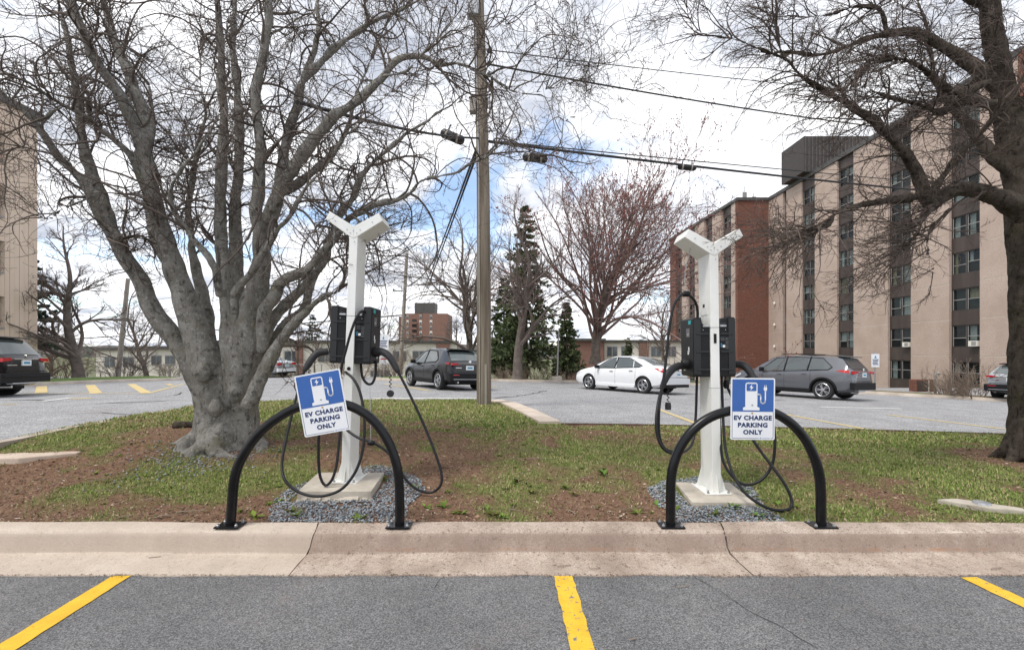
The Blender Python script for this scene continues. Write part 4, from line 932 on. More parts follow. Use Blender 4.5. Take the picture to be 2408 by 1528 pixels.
# ---- background bare trees
def bare_tree(label, base, H, r, rng, nl=14, spread=.55, lt=(.3, .95), twigm='twig_far', bark='bark_far', buds=None, k=(6, 6, 4), curl=.12, lean=(0, 0), group=None, asc=.5, rt=.0035, name='bare_tree', th=.62, lr=.5):
    t_ = thing(name, label, 'tree', base, group)
    P0, R0 = grow(np.array([list(base - Vector((0, 0, .15)))]), np.array([[lean[0], lean[1], 1.0]]), np.array([H * th]), np.array([r]), 14, .05, (0, 0, .5), rng, .35); R0[0, 0] *= 1.35
    v, f = tubes(P0, R0, 9); npmesh('trunk', v, f, bark, t_, smooth=True)
    parts = []
    S, D, Ln, rr = spawn(P0, R0, nl, rng, lt[0], lt[1], (25, 60), (.45 * spread / .55, .85 * spread / .55), lr, rmin=.015); S = np.concatenate([S, P0[:, -1]]); D = np.concatenate([D, [[.1, 0, 1]]]); Ln = np.append(Ln, H * .38); rr = np.append(rr, R0[0, -1])
    P1, R1 = grow(S, D, Ln, rr, 11, curl, (0, 0, asc), rng, .25); parts.append(tubes(P1, R1, 5))
    P2, R2 = grow(*spawn(P1, R1, k[0], rng, .2, 1, (25, 55), (.3, .65), .55, rmin=rt * 2), 8, curl, (0, 0, asc * .7), rng, .35); parts.append(tubes(P2, R2, 4))
    P3, R3 = grow(*spawn(P2, R2, k[1], rng, .15, 1, (25, 55), (.3, .6), .6, rmin=rt * 1.3), 4, curl * 1.3, (0, 0, asc * .6), rng, .5); parts.append(tubes(P3, R3, 3))
    P4, R4 = grow(*spawn(P3, R3, k[2], rng, .2, 1, (25, 50), (.3, .6), .8, rmin=rt), 2, curl * 1.3, (0, 0, asc * .4), rng, .7); parts.append(tubes(P4, R4, 3))
    V, Fa = join(parts); c = npmesh('crown', V, Fa, twigm, t_); c['kind'] = 'stuff'
    if buds:
        pts = np.concatenate([P4[:, -1], P4[:, 1], P3[:, -1], P3[:, 3]]); pts = pts[rng.random(len(pts)) < buds[1]]
        s_ = rng.uniform(.6, 1.3, (len(pts), 1, 1)) * buds[2]
        oc = np.array([[1, 0, 0], [-.5, .87, 0], [-.5, -.87, 0], [0, 0, 1.6], [0, 0, -1.2]]); V = pts[:, None] + oc[None] * s_
        I = np.arange(len(pts))[:, None, None] * 5; Fb = np.array([[0, 1, 3], [1, 2, 3], [2, 0, 3], [1, 0, 4], [2, 1, 4], [0, 2, 4]])[None] + I
        bo = npmesh('buds', V.reshape(-1, 3), Fb.reshape(-1, 3), buds[0], t_); bo['kind'] = 'stuff'
    return t_
def onground(u, v, Y):
    p = PX(u, v, Y); return p
bare_tree('red-budded maple tree rising behind the white sedan', PX(1400, 850, 30), 14.2, .33, np.random.default_rng(33), 44, 1.0, (.14, .86), buds=('bud_red', .45, .034), twigm='twig_maple', k=(7, 6, 4), curl=.10, asc=.55, th=.56, rt=.007, lr=.36)
bare_tree('sparse bare tree standing in front of the tall spruce', PX(1216, 893, 25.5), 9.8, .30, np.random.default_rng(37), 16, .62, (.3, .95), k=(7, 6, 4), asc=.5, rt=.005)
bare_tree('dark-trunked bare tree on the grass verge by the tan building', PX(185, 892, 26), 9.2, .30, np.random.default_rng(41), 20, .50, (.2, .95), k=(7, 6, 4), asc=.35, rt=.005)
bare_tree('wide grey bare tree behind the utility pole and dark hatchback', PX(1105, 890, 33), 12.5, .30, np.random.default_rng(43), 22, .8, (.25, .95), k=(7, 6, 4), asc=.2, rt=.006)
bare_tree('slim bare tree by the leaning pole on the verge', PX(345, 885, 33), 7.5, .16, np.random.default_rng(47), 16, .7, (.1, .95), k=(6, 6, 4), asc=.5, rt=.005)
bare_tree('thin bare tree before the long cream terrace', PX(700, 880, 40), 6.5, .12, np.random.default_rng(53), 12, .5, k=(5, 5, 3), asc=.7, rt=.005)
bare_tree('small thin bare tree beside the brick end of cream terrace', PX(740, 880, 44), 5.2, .10, np.random.default_rng(59), 10, .5, k=(5, 5, 3), asc=.7, rt=.005)
bare_tree('bare tree right of the red brick tower block', PX(1070, 850, 70), 9, .2, np.random.default_rng(61), 14, .7, k=(5, 5, 3), asc=.5, rt=.01)
bare_tree('bare tree left of the red brick tower block', PX(905, 850, 75), 9.5, .2, np.random.default_rng(67), 14, .7, k=(5, 5, 3), asc=.5, rt=.01)
bare_tree('bare tree between the white sedan and the apartment block', PX(1560, 880, 44), 8.5, .2, np.random.default_rng(71), 16, .75, (.1, .95), k=(6, 5, 3), asc=.45, rt=.007)
bare_tree('bare thicket tree at the foot of the tan building', PX(120, 890, 36), 5.0, .15, np.random.default_rng(73), 18, .8, (.1, .95), k=(6, 5, 3), asc=.3, rt=.006)

# ---- conifers
M['needle'] = pmat('conifer_needles', (.045, .07, .028), (.115, .14, .058), 2.5, .9)
M['needle_pine'] = pmat('pine_needles', (.02, .045, .03), (.045, .08, .05), 2.5, .9)
def conifer(label, base, H, Rr, rng, whorls=26, per=9, dens_=16, mat='needle', z0=.06, droop=-.25, name='conifer_tree', nl=.16):
    t_ = thing(name, label, 'tree', base)
    MB().tube([base + Vector((0, 0, -.3)), base + Vector((0, 0, H * .5)), base + Vector((0, 0, H))], [H * .016, H * .010, .01], 8).build('trunk', 'bark_far', t_, smooth=True)
    S = []; D = []; Ln = []
    for i in range(whorls):
        f = z0 + (1 - z0) * (i + rng.random() * .7) / whorls; rad = Rr * (1 - f) ** .85 * rng.uniform(.5, 1.15) + .1
        for j in range(per):
            a = rng.random() * 6.283; S.append([base.x, base.y, base.z + f * H]); D.append([math.cos(a), math.sin(a), rng.uniform(-.1, .25)]); Ln.append(rad * rng.uniform(.6, 1.15))
    P, Q = grow(np.array(S), np.array(D), np.array(Ln), np.full(len(S), .02), 6, .06, (0, 0, droop), rng)
    v, f = tubes(P, Q, 3); 
    # needle sprays
    S2, D2, L2, r2 = spawn(P, Q, dens_, rng, .2, 1, (30, 70), (.2, .35), .5, pull=(0, 0, -.1), lmin=.12)
    d = nrm(D2); q = nrm(np.cross(d, rng.normal(size=d.shape))); L2 = np.minimum(L2, nl * 4)[:, None]; wd = rng.uniform(.02, .05, (len(S2), 1)) * nl / .16 * 1.9
    V = np.stack([S2 - q * wd * .4, S2 + q * wd * .4, S2 + d * L2 * .6 + q * wd, S2 + d * L2, S2 + d * L2 * .6 - q * wd], 1)
    I = np.arange(len(S2))[:, None, None] * 5; Fb = (np.array([[0, 1, 2], [0, 2, 4], [4, 2, 3]])[None] + I).reshape(-1, 3)
    npmesh('branches', v, f, 'bark_far', t_)['kind'] = 'stuff'; c = npmesh('crown', V.reshape(-1, 3), Fb, mat, t_); c['kind'] = 'stuff'
    return t_
conifer('tall narrow dark spruce behind the bare tree', PX(1236, 890, 29), 11.2, 2.9, np.random.default_rng(3), 30, 9, 30)
conifer('smaller spruce beside the slim lamp post', PX(1332, 888, 28), 4.6, 1.3, np.random.default_rng(5), 26, 10, 26)
conifer('broad low spruce filling in behind the utility pole', PX(1185, 890, 31), 7.0, 2.2, np.random.default_rng(6), 24, 9, 26)
conifer('open branched pine beyond the cream terrace', PX(735, 850, 62), 6.6, 2.2, np.random.default_rng(7), 12, 7, 18, 'needle_pine', .3, .2, 'pine_tree', .2)
conifer('dark green pine at the corner of the tan building', PX(78, 885, 30), 7.8, 2.4, np.random.default_rng(8), 12, 7, 26, 'needle_pine', .25, .05, 'pine_tree', .2)
conifer('round young evergreen in front of the white flats', PX(1478, 848, 52), 2.6, .9, np.random.default_rng(9), 14, 9, 16, 'needle', .02, .1)

# ---- shrubs
def shrub(label, base, H, wd, rng, stems=26, mat='twig_pale', group='leafless shrubs', buds=None):
    t_ = thing('leafless_shrub', label, 'shrub', base, group)
    a = rng.random(stems) * 6.283; s = rng.random(stems) ** .5
    S = np.stack([base.x + np.cos(a) * s * wd * .3, base.y + np.sin(a) * s * .4, np.full(stems, base.z - .05)], 1)
    D = np.stack([np.cos(a) * s * .9, np.sin(a) * s * .6, np.ones(stems)], 1)
    P, Q = grow(S, D, rng.uniform(.6, 1.1, stems) * H, np.full(stems, .016), 8, .1, (0, 0, .1), rng, .4); parts = [tubes(P, Q, 4)]
    P2, Q2 = grow(*spawn(P, Q, 6, rng, .15, 1, (20, 55), (.25, .6), .7, rmin=.007), 5, .12, (0, 0, .3), rng, .5); parts.append(tubes(P2, Q2, 3))
    P3, Q3 = grow(*spawn(P2, Q2, 3, rng, .2, 1, (20, 55), (.3, .6), .7, rmin=.005), 3, .12, (0, 0, .3), rng, .6); parts.append(tubes(P3, Q3, 3))
    V, Fa = join(parts); c = npmesh('stems', V, Fa, mat, t_); c['kind'] = 'stuff'
    return t_
for i, (u, v, Y, H, wd, lb) in enumerate([
    (830, 890, 27, 2.3, 2.6, 'bare spreading shrub behind the leaning charging station'), (925, 892, 27, 1.9, 2.2, 'bare shrub beside the nose of the dark hatchback'),
    (1265, 897, 27.5, 1.2, 2.6, 'low twiggy shrub at the foot of the tall spruce'), (1340, 899, 27.5, 1.0, 2.2, 'low twiggy shrub beside the lamp post footing'),
    (1190, 896, 27, .9, 1.8, 'low twiggy shrub just right of the utility pole'), (2285, 938, 19.6, 1.7, 1.5, 'bare shrub against the lower apartment window'),
    (2225, 936, 20.3, 1.1, 1.0, 'small bare shrub beside the brown wall vent'), (290, 890, 28, 1.9, 3.0, 'thick bare shrub beside the leaning utility pole'),
    (140, 893, 27, 1.8, 3.5, 'thick bare shrub beside the dark-trunked verge tree'), (400, 885, 34, 1.2, 2.0, 'bare shrub in front of the far cream house'),
    (1010, 880, 38, 2.4, 3.0, 'pale bare shrub before the cream terrace wall'), (660, 893, 33, 1.2, 2.2, 'bare shrub behind the white rail fence')]):
    shrub(lb, PX(u, v, Y), H, wd, np.random.default_rng(100 + i), 34, 'twig_pale' if i != 7 else 'twig_far')

# ================================================================= BUILDINGS
M['precast'] = pmat('precast_aggregate', (.43, .328, .272), (.52, .412, .352), .5, .9, .3, 30, c3=(.37, .285, .23), s3=14, t3=.56)
M['joint'] = pmat('joint_mortar', (.50, .43, .36), (.58, .5, .43), 3, .9)
M['spandrel'] = pmat('spandrel_brown', (.045, .032, .027), (.075, .055, .046), 1.6, .55, stretch=(1, 1, .15))
M['frame_brown'] = pmat('window_frame', (.05, .042, .038), None, rough=.5)
M['frame_pale'] = pmat('sash_frame', (.30, .29, .28), None, rough=.45)
M['coping'] = pmat('roof_coping', (.06, .058, .056), (.10, .095, .09), 3, .6)
M['interior'] = pmat('dark_interior', (.03, .028, .026), (.06, .055, .05), 1, .9)
M['curtain'] = pmat('curtain_cloth', (.62, .60, .56), (.74, .72, .69), 7, .9, stretch=(8, 8, .3))
M['blind'] = pmat('tan_blind', (.45, .36, .20), (.5, .4, .24), 7, .8)
M['glass'] = glassmat('window_glass', (.03, .034, .038), .82)
M['penthouse'] = pmat('penthouse_cladding', (.040, .032, .029), (.065, .053, .048), 6, .6, stretch=(6, 6, .2))
M['tan_siding'] = pmat('tan_siding', (.64, .50, .39), (.72, .58, .47), .8, .75, stretch=(1, 1, .25))
M['cream'] = pmat('cream_render', (.68, .64, .57), (.76, .72, .65), .7, .9)
M['window_dark'] = pmat('far_window', (.06, .07, .08), (.14, .16, .18), .9, .2)
def brickmat(name, c1, c2, mortar, sc):
    m, t, b = newmat(name); g = t.nodes.new('ShaderNodeNewGeometry'); s = t.nodes.new('ShaderNodeSeparateXYZ'); t.links.new(g.outputs['Position'], s.inputs[0])
    a = t.nodes.new('ShaderNodeMath'); a.operation = 'ADD'; t.links.new(s.outputs[0], a.inputs[0]); t.links.new(s.outputs[1], a.inputs[1])
    c = t.nodes.new('ShaderNodeCombineXYZ'); t.links.new(a.outputs[0], c.inputs[0]); t.links.new(s.outputs[2], c.inputs[1])
    k = t.nodes.new('ShaderNodeTexBrick'); t.links.new(c.outputs[0], k.inputs[0]); k.inputs['Color1'].default_value = (*c1, 1); k.inputs['Color2'].default_value = (*c2, 1); k.inputs['Mortar'].default_value = (*mortar, 1)
    k.inputs['Scale'].default_value = sc; k.inputs['Mortar Size'].default_value = .012; k.inputs['Brick Width'].default_value = .5; k.inputs['Row Height'].default_value = .17; k.inputs['Bias'].default_value = 0
    t.links.new(k.outputs[0], b.inputs['Base Color']); b.inputs['Roughness'].default_value = .9
    return m
M['brick'] = brickmat('red_brown_brick', (.20, .070, .042), (.125, .042, .028), (.22, .15, .12), 2.2)
M['brick_far'] = brickmat('far_brick', (.23, .115, .085), (.185, .09, .068), (.28, .21, .18), 1.6)

# ---- apartment block on the right: long wall at X = XW facing the lot
XW = 33.0; ZR = 20.7; ZB = -3.2; ST = 2.7; rb = random.Random(12)
apt = thing('apartment_block', 'tall tan concrete apartment block with dark window strips and brick stair tower', 'building', (XW, 45, ZB))
def wall_panels(x0, y0, y1, brick=False):
    k = -2
    zj = [ZB] + [1.06 + ST * i for i in range(-1, 8) if ZB < 1.06 + ST * i < ZR - .6] + [ZR]
    for z0, z1 in zip(zj[:-1], zj[1:]):
        MB().bb(x0, x0 + .5, y0, y1, z0 + .035, z1 - .035).build('wall_panel', 'precast', apt)
    MB().bb(x0 + .012, x0 + .45, y0 + .01, y1 - .01, ZB, ZR - .03).build('joint_backing', 'joint', apt)
def window(x0, yc, wd, sill, h, ac=False, small=False):
    """window in a wall facing -X, its pieces"""
    y0, y1 = yc - wd / 2, yc + wd / 2; xf = x0
    f = MB(); e_ = .06
    f.bb(xf, xf + .1, y0, y1, sill, sill + e_).bb(xf, xf + .1, y0, y1, sill + h - e_, sill + h).bb(xf, xf + .1, y0, y0 + e_, sill + e_, sill + h - e_).bb(xf, xf + .1, y1 - e_, y1, sill + e_, sill + h - e_).bb(xf - .01, xf + .1, yc - .05, yc + .05, sill + e_, sill + h - e_)
    w_ = f.build('window', 'frame_brown', apt)
    for (a, b_) in ((y0 + e_, yc - .05), (yc + .05, y1 - e_)):
        zm = sill + h * rb.choice((.5, .5, .5, .42))
        s_ = MB().bb(xf + .015, xf + .055, a, b_, zm - .025, zm + .025).bb(xf + .02, xf + .05, a, a + .04, sill + e_, sill + h - e_).bb(xf + .02, xf + .05, b_ - .04, b_, sill + e_, sill + h - e_).build('sash', 'frame_pale', w_)
        MB().bb(xf + .07, xf + .075, a, b_, sill + e_, sill + h - e_).build('pane', 'glass', w_)
        r_ = rb.random()
        if r_ < .88:
            lo_ = sill + e_ if r_ < .5 else zm; cv = MB(); n = 7; ww = (b_ - a) * (rb.uniform(.25, .55) if rb.random() < .55 else 1.0); st_ = a if rb.random() < .5 else b_ - ww
            for i in range(n): ya, yb_ = st_ + ww * i / n, st_ + ww * (i + 1) / n; xx = xf + .16 + .03 * (i % 2); xy = xf + .16 + .03 * ((i + 1) % 2); cv.add([(xx, ya, lo_), (xy, yb_, lo_), (xy, yb_, sill + h - e_), (xx, ya, sill + h - e_)], [(0, 1, 2, 3)])
            cv.build('curtain', 'curtain' if rb.random() < .88 else 'blind', w_)
    if ac:
        a_ = MB().bb(xf - .32, xf + .05, y0 + .12, y0 + .72, sill + .05, sill + .45).build('air_conditioner', 'cream', w_)
        MB().bb(xf - .325, xf - .321, y0 + .17, y0 + .5, sill + .1, sill + .4).build('grille', 'frame_pale', a_)
def bay(x0, y0, y1, kmin=-2, kmax=6, ac=(), skip=()):
    xr = x0 + .18
    MB().bb(xr + .38, xr + .44, y0, y1, ZB, ZR - .03).build('room_back', 'interior', apt)
    MB().bb(xr + .02, xr + .40, y0, y0 + .02, ZB, ZR - .04).build('bay_return', 'spandrel', apt); MB().bb(xr + .02, xr + .40, y1 - .02, y1, ZB, ZR - .04).build('bay_return', 'spandrel', apt)
    zp = ZB
    for k in range(kmin, kmax + 1):
        sill = 1.72 + ST * k; h = 1.62
        if k in skip: continue
        if sill - .02 > zp: MB().bb(xr, xr + .2, y0, y1, zp, sill - .01).build('spandrel_panel', 'spandrel', apt)
        window(xr + .04, (y0 + y1) / 2, y1 - y0, sill, h, k in ac); zp = sill + h + .01
    MB().bb(xr, xr + .2, y0, y1, zp, ZR - .04).build('spandrel_panel', 'spandrel', apt)
bays = [(32.1, 34.35, (0,)), (37.65, 39.95, (0,)), (43.97, 46.2, ()), (49.6, 51.85, ())]
ed = 29.6
for y0, y1, ac in bays:
    wall_panels(XW, ed, y0); bay(XW, y0, y1, ac=ac); ed = y1
wall_panels(XW, ed, 54.75); MB().bb(XW + .3, XW + .5, 54.75, 55.45, ZB, ZR - .03).build('dark_recess', 'spandrel', apt)
for k in range(-1, 8): MB().bb(XW + .25, XW + .3, 54.8, 55.4, 1.9 + ST * (k - 1), 3.2 + ST * (k - 1)).build('slit_window', 'window_dark', apt)
wall_panels(XW, 55.45, 58.5)
for k in range(0, 7):
    MB().lathe([(.03, .3), (.10, .16), (.14, 0)], (XW - .14, 57.0, 1.9 + ST * k), 'z', 10).build('wall_lamp', 'cream', apt, smooth=50)
MB().bb(29.0, XW + .5, 58.5, 59.0, ZB, ZR).build('brick_stair_tower', 'brick', apt)
MB().bb(XW - .1, XW + 6, 22, 29.58, ZB, ZR + .2).build('brick_end_tower', 'brick', apt)
# far wing running back to the left of the stair tower
WX0, WX1 = 29.0, 27.7; wy = [59.06, 60.1, 62.4, 65.2, 67.2, 70.6, 72.8, 75.2, 77.2, 80]
wx = lambda y: WX0 + (WX1 - WX0) * (y - 58.5) / (80 - 58.5)
for i in range(len(wy) - 1):
    y0, y1 = wy[i], wy[i + 1]; xa = wx((y0 + y1) / 2)
    if i % 2 == 0:
        zj = [ZB] + [1.06 + ST * q for q in range(-1, 8) if ZB < 1.06 + ST * q < ZR - 1] + [ZR]
        if i == 8: MB().bb(xa, xa + .5, y0, y1, ZB, ZR).build('brick_pier', 'brick', apt)
        else:
            for z0, z1 in zip(zj[:-1], zj[1:]): MB().bb(xa, xa + .5, y0, y1, z0 + .035, z1 - .035).build('wall_panel', 'precast', apt)
            MB().bb(xa + .02, xa + .45, y0 + .01, y1 - .01, ZB, ZR - .03).build('joint_backing', 'joint', apt)
    else: bay(xa, y0, y1)
# coping, roof plane and backs
MB().bb(XW - .12, XW + .6, 29.4, 58.6, ZR, ZR + .42).build('coping', 'coping', apt); MB().bb(28.8, XW - .13, 58.35, 59.1, ZR, ZR + .40).build('coping', 'coping', apt)
cp = MB(); cp.add([(28.85, 58.3, ZR), (27.55, 80.2, ZR), (28.3, 80.2, ZR), (29.6, 58.3, ZR), (28.85, 58.3, ZR + .38), (27.55, 80.2, ZR + .38), (28.3, 80.2, ZR + .38), (29.6, 58.3, ZR + .38)], [(0, 1, 2, 3), (4, 5, 6, 7), (0, 1, 5, 4), (1, 2, 6, 5), (2, 3, 7, 6), (3, 0, 4, 7)]); cp.build('coping', 'coping', apt)
MB().bb(XW + .62, 50, 30, 80, ZB, ZR - .1).build('core', 'precast', apt); MB().bb(29.8, XW + .6, 59.05, 80, ZB, ZR - .1).build('core', 'precast', apt)
MB().bb(32.1, 46, 50, 54.2, ZR + .45, 25.0).build('rooftop_penthouse', 'penthouse', apt)
for i in range(34): MB().bb(32.15 + i * .4, 32.25 + i * .4, 49.95, 49.998, ZR + .45, 24.9).build('cladding_rib', 'coping', apt)
for x, y, h in ((30.2, 59.2, 2.2), (31.4, 59.2, 1.2), (28.4, 70, 3.2), (28.2, 74, 2.5), (28.0, 77, 3.5), (36, 52, 27.0 - ZR)):
    MB().tube([(x, y, ZR), (x, y, ZR + h)], .05, 6).build('aerial', 'steel', apt)
for x, y, h in ((30.2, 59.2, 1.3), (31.4, 59.2, .7)): MB().bb(x - .25, x + .25, y - .2, y - .06, ZR + .5, ZR + h).build('antenna_panel', 'frame_pale', apt)

# ---- tan sided building on the left
tb_ = thing('tan_building', 'tan metal-sided building with vertical ribs at the lot edge', 'building', (-24.8, 20, -.2))
XL, YL0, YL1, ZL = -24.8, 8.0, 24.0, 13.55
ops = [(22.02 + .0, z) for z in (-.1, 2.6, 5.3, 8.0, 10.7)]
MB().bb(XL - .6, XL - .3, YL0, YL1, -1.5, ZL).build('wall_core', 'tan_siding', tb_)
n = int((YL1 - 17) / .22); zcut = [-1.5]
for i in range(n):
    y0 = 17 + i * .22
    if y0 < 22.15:
        for z0, z1 in zip([-1.5] + [z + 1.5 for _, z in ops], [z for _, z in ops] + [ZL]):
            MB().bb(XL - .31, XL - .03, y0, y0 + .205, z0, z1).build('siding_board', 'tan_siding', tb_)
    else: MB().bb(XL - .31, XL - .03 + .012 * (i % 2), y0, y0 + .205, -1.5, ZL).build('siding_board', 'tan_siding', tb_)
for _, z in ops:
    w_ = MB().bb(XL - .3, XL - .22, 20.8, 22.2, z, z + 1.5).build('window', 'window_dark', tb_); MB().bb(XL - .1, XL + .04, 20.7, 22.2, z - .08, z - .001).build('sill', 'frame_pale', w_)
MB().bb(XL - .4, XL + .1, YL0, YL1 + .1, ZL, ZL + .35).build('coping', 'coping', tb_)
MB().bb(XL - 14, XL - .62, YL0, YL1, -1.5, ZL).build('end_wall', 'tan_siding', tb_)

# ---- distant tower block
def far_tower():
    Y = 220; p0 = PX(945, 737, Y); p1 = PX(1052, 737, Y); zt = p0.z; zb_ = -8
    t_ = thing('tower_block', 'distant red brick tower block with balconies and grey rooftop box', 'building', (p0.x, Y, zb_))
    MB().bb(p0.x, p1.x, Y, Y + 18, zb_, zt).build('wall', 'brick_far', t_)
    q0, q1 = PX(973, 711, Y), PX(1021, 711, Y); MB().bb(q0.x, q1.x, Y + 2, Y + 10, zt, q0.z).build('rooftop_box', 'coping', t_)
    a = PX(934, 743, Y); MB().bb(a.x, p0.x, Y + 3, Y + 16, zb_, a.z).build('side_wing', 'brick_far', t_)
    st_ = 12.8 * Y / F
    for k in range(7):
        z1 = zt - .6 - k * st_
        for u0, u1 in ((986, 992), (1010.5, 1016.5), (956, 961)):
            x0, x1 = PX(u0, 0, Y).x, PX(u1, 0, Y).x
            w_ = MB().bb(x0, x1, Y - .05, Y, z1 - 1.9, z1).build('window', 'cream' if k % 2 else 'frame_pale', t_); MB().bb(x0 + .1, x1 - .1, Y - .07, Y - .05, z1 - 1.85, z1 - .9).build('pane', 'window_dark', w_)
        x0, x1 = PX(969, 0, Y).x, PX(980, 0, Y).x
        if k:
            MB().bb(x0, x1, Y - .06, Y, z1 - 1.0, z1 + .5).build('loggia', 'interior', t_); MB().bb(x0 - .1, x1 + .1, Y - 1.2, Y - .07, z1 - 1.95, z1 - .95).build('balcony', 'brick_far', t_)
            MB().bb(a.x - .9, a.x, Y + 4, Y + 8, z1 - 2, z1 - 1).build('balcony', 'cream', t_)
far_tower()

# ---- low terraces
def terrace(label, u0, u1, vt, Y0, Y1, zb_, bricks=(), wins=(), trim='coping', wall='cream', roof=None):
    a, b_ = PX(u0, vt, Y0), PX(u1, vt, Y0 if Y1 is None else Y1); zt = a.z
    t_ = thing('terraced_house', label, 'house', (a.x, Y0, zb_))
    d = (Vector((b_.x, b_.y, 0)) - Vector((a.x, a.y, 0))); Ln = d.length; d.normalize(); nn = Vector((d.y, -d.x, 0))
    rot = Matrix(((d.x, -nn.x, 0), (d.y, -nn.y, 0), (0, 0, 1))); o_ = Vector((a.x, a.y, 0))
    def bx(s0, s1, dp0, dp1, z0, z1, n, m, par=t_):
        c = o_ + d * ((s0 + s1) / 2) - nn * ((dp0 + dp1) / 2); c.z = (z0 + z1) / 2
        return MB().box(c, (s1 - s0, dp1 - dp0, z1 - z0), rot).build(n, m, par)
    bx(0, Ln, 0, 8, zb_, zt, 'wall', wall); bx(-.2, Ln + .2, -.3, 8.2, zt + .01, zt + .32, 'roof_edge', trim)
    for s0, s1 in bricks: bx(s0 * Ln, s1 * Ln, -.25, 0, zb_, zt, 'brick_pier', 'brick_far')
    for s, z0, w_, h in wins:
        w = bx(s * Ln - w_ / 2, s * Ln + w_ / 2, -.06, 0, zt - z0 - h, zt - z0, 'window', 'frame_pale')
        for q in (-1, 1): bx(s * Ln + q * w_ / 4 - w_ / 5, s * Ln + q * w_ / 4 + w_ / 5, -.09, -.061, zt - z0 - h + .1, zt - z0 - .1, 'pane', 'window_dark', w)
    return t_
terrace('long cream terrace with flat dark roof edge and brick piers', 600, 1075, 806, 52, 56, -4, [(.19, .225), (.89, .96)], [(.03, .9, 1.6, 1.3), (.17, .9, 1.6, 1.3), (.33, .9, 1.6, 1.3), (.55, .9, 1.6, 1.3), (.70, .9, 1.6, 1.3), (.80, .9, 1.6, 1.3), (.10, 3.2, 2.2, 1.5), (.60, 3.2, 2.2, 1.5)])
terrace('cream house with paired windows behind the grey tree trunk', 350, 470, 821, 46, 46, -4, [], [(.15, .6, 1.0, 1.0), (.42, .6, 1.0, 1.0), (.1, 3.0, 1.6, 1.0), (.75, .6, 1.0, 1.0)])
terrace('low white house behind the thin bare trees and pole', 226, 335, 824, 52, 52, -4, [], [(.3, .7, 1.2, 1.2), (.7, .7, 1.2, 1.2)])
terrace('orange brick house end with flat roof behind the maple', 1352, 1420, 802, 56, 56, -4, [], [], wall='brick_far')
terrace('white flats with small paired windows beside the orange brick end', 1421, 1605, 805, 58, 58, -4, [(.44, .56)], [(.10, .5, 1.3, 1.3), (.28, .5, 1.3, 1.3), (.66, .5, 1.3, 1.3), (.85, .5, 1.3, 1.3)])

# ---- wooded ridge on the horizon
M['ridge'] = pmat('wooded_ridge', (.075, .07, .062), (.13, .115, .10), .06, .95, c3=(.05, .06, .05), s3=.1, t3=.55)
xr_ = np.linspace(-900, 900, 260); hr = 2.5 + 9 * vnoise(xr_ * .006, xr_ * 0, 5, 5) + 2 * vnoise(xr_ * .1, xr_ * 0, 6, 3)
V = []; 
for x, h in zip(xr_, hr): V += [(x, 520, -8), (x, 525 + h, h), (x, 560, h * .9), (x, 700, -8)]
I = np.arange(len(xr_))[:, None] * 4
Fr = np.concatenate([np.stack([I[:-1, 0] + j, I[1:, 0] + j, I[1:, 0] + j + 1, I[:-1, 0] + j + 1], 1) for j in range(3)])
struct(npmesh('hills', np.array(V), Fr, 'ridge', smooth=True))

# ================================================================= POLES, WIRES, STREET FURNITURE
M['wood_pole'] = pmat('weathered_pole', (.115, .09, .066), (.27, .225, .175), 9, .92, .9, 40, stretch=(1, 1, .06), c3=(.10, .10, .055), s3=5, t3=.62)
M['wood_far'] = pmat('far_pole', (.25, .22, .19), (.36, .33, .29), 6, .92, stretch=(1, 1, .1))
M['wire'] = pmat('wire_black', (.02, .02, .022))
pb = hit(1138, 950, lambda X, Y: lotz(X, Y) + .05); YP = pb.y
up = thing('utility_pole', 'weathered wooden utility pole standing on the grass island', 'utility pole', pb)
pts = [PX(u, v, YP) for u, v in ((1138, 956), (1138, 700), (1136, 420), (1130, 180), (1124, -60), (1120, -200))]; MB().tube(pts, [.172, .165, .150, .135, .120, .112], 20).build('shaft', 'wood_pole', up, smooth=True)
MB().box(PX(1142, 905, YP - .168), (.05, .02, .95)).build('grounding_strip', 'wood_far', up)
MB().tube([PX(1128, 950, YP - .16), PX(1126, 400, YP - .15), PX(1119, 60, YP - .13)], .012, 6).build('conduit', 'steel', up)
MB().box(PX(1112, 15, YP - .1), (.28, .25, .5)).build('transformer_box', 'steel', up, bevel=.03)
MB().box(PX(1112, 250, YP - .1), (.14, .2, .3)).build('junction_box', 'wood_far', up, bevel=.01)
MB().tube([PX(1137, 245, YP - .16), PX(1146, 230, YP - .17), PX(1146, 255, YP - .17), PX(1138, 260, YP - .16)], .02, 6).build('cable_loop', 'wire', up)
for v in (120, 150, 175): MB().lathe([(.03, -.05), (.05, -.02), (.05, .02), (.03, .05)], PX(1150, v, YP), 'z', 10).build('insulator', 'coping', up)
def wire(a, b_, sag, r, label, n=24, name='overhead_wire'):
    a, b_ = Vector(a), Vector(b_); P = [a.lerp(b_, i / n) - Vector((0, 0, sag * 4 * (i / n) * (1 - i / n))) for i in range(n + 1)]
    o = MB().tube(P, r, 6).build(name, 'wire', None, smooth=True); tag(o, label, 'wire'); return o
wire(PX(1140, 332, YP), PX(2420, 470, 20), .1, .032, 'thick lower overhead cable running from wooden pole toward apartment block')
wire(PX(1140, 330, YP), PX(2420, 450, 20), .04, .014, 'thin messenger wire just above the thick lower cable')
wire(PX(1140, 150, YP), PX(2420, 330, 22), .3, .022, 'middle overhead cable sloping down from wooden pole past the bare trees')
wire(PX(1150, 118, YP), PX(2420, 240, 24), .2, .012, 'thin upper wire from the pole top across the sky')
wire(PX(1128, 345, YP), PX(990, 705, 60), .3, .03, 'heavier of two cables descending from wooden pole behind the spruce', name='overhead_wire')
wire(PX(1122, 345, YP), PX(984, 706, 60), .3, .03, 'second cable descending beside the heavier one from wooden pole')
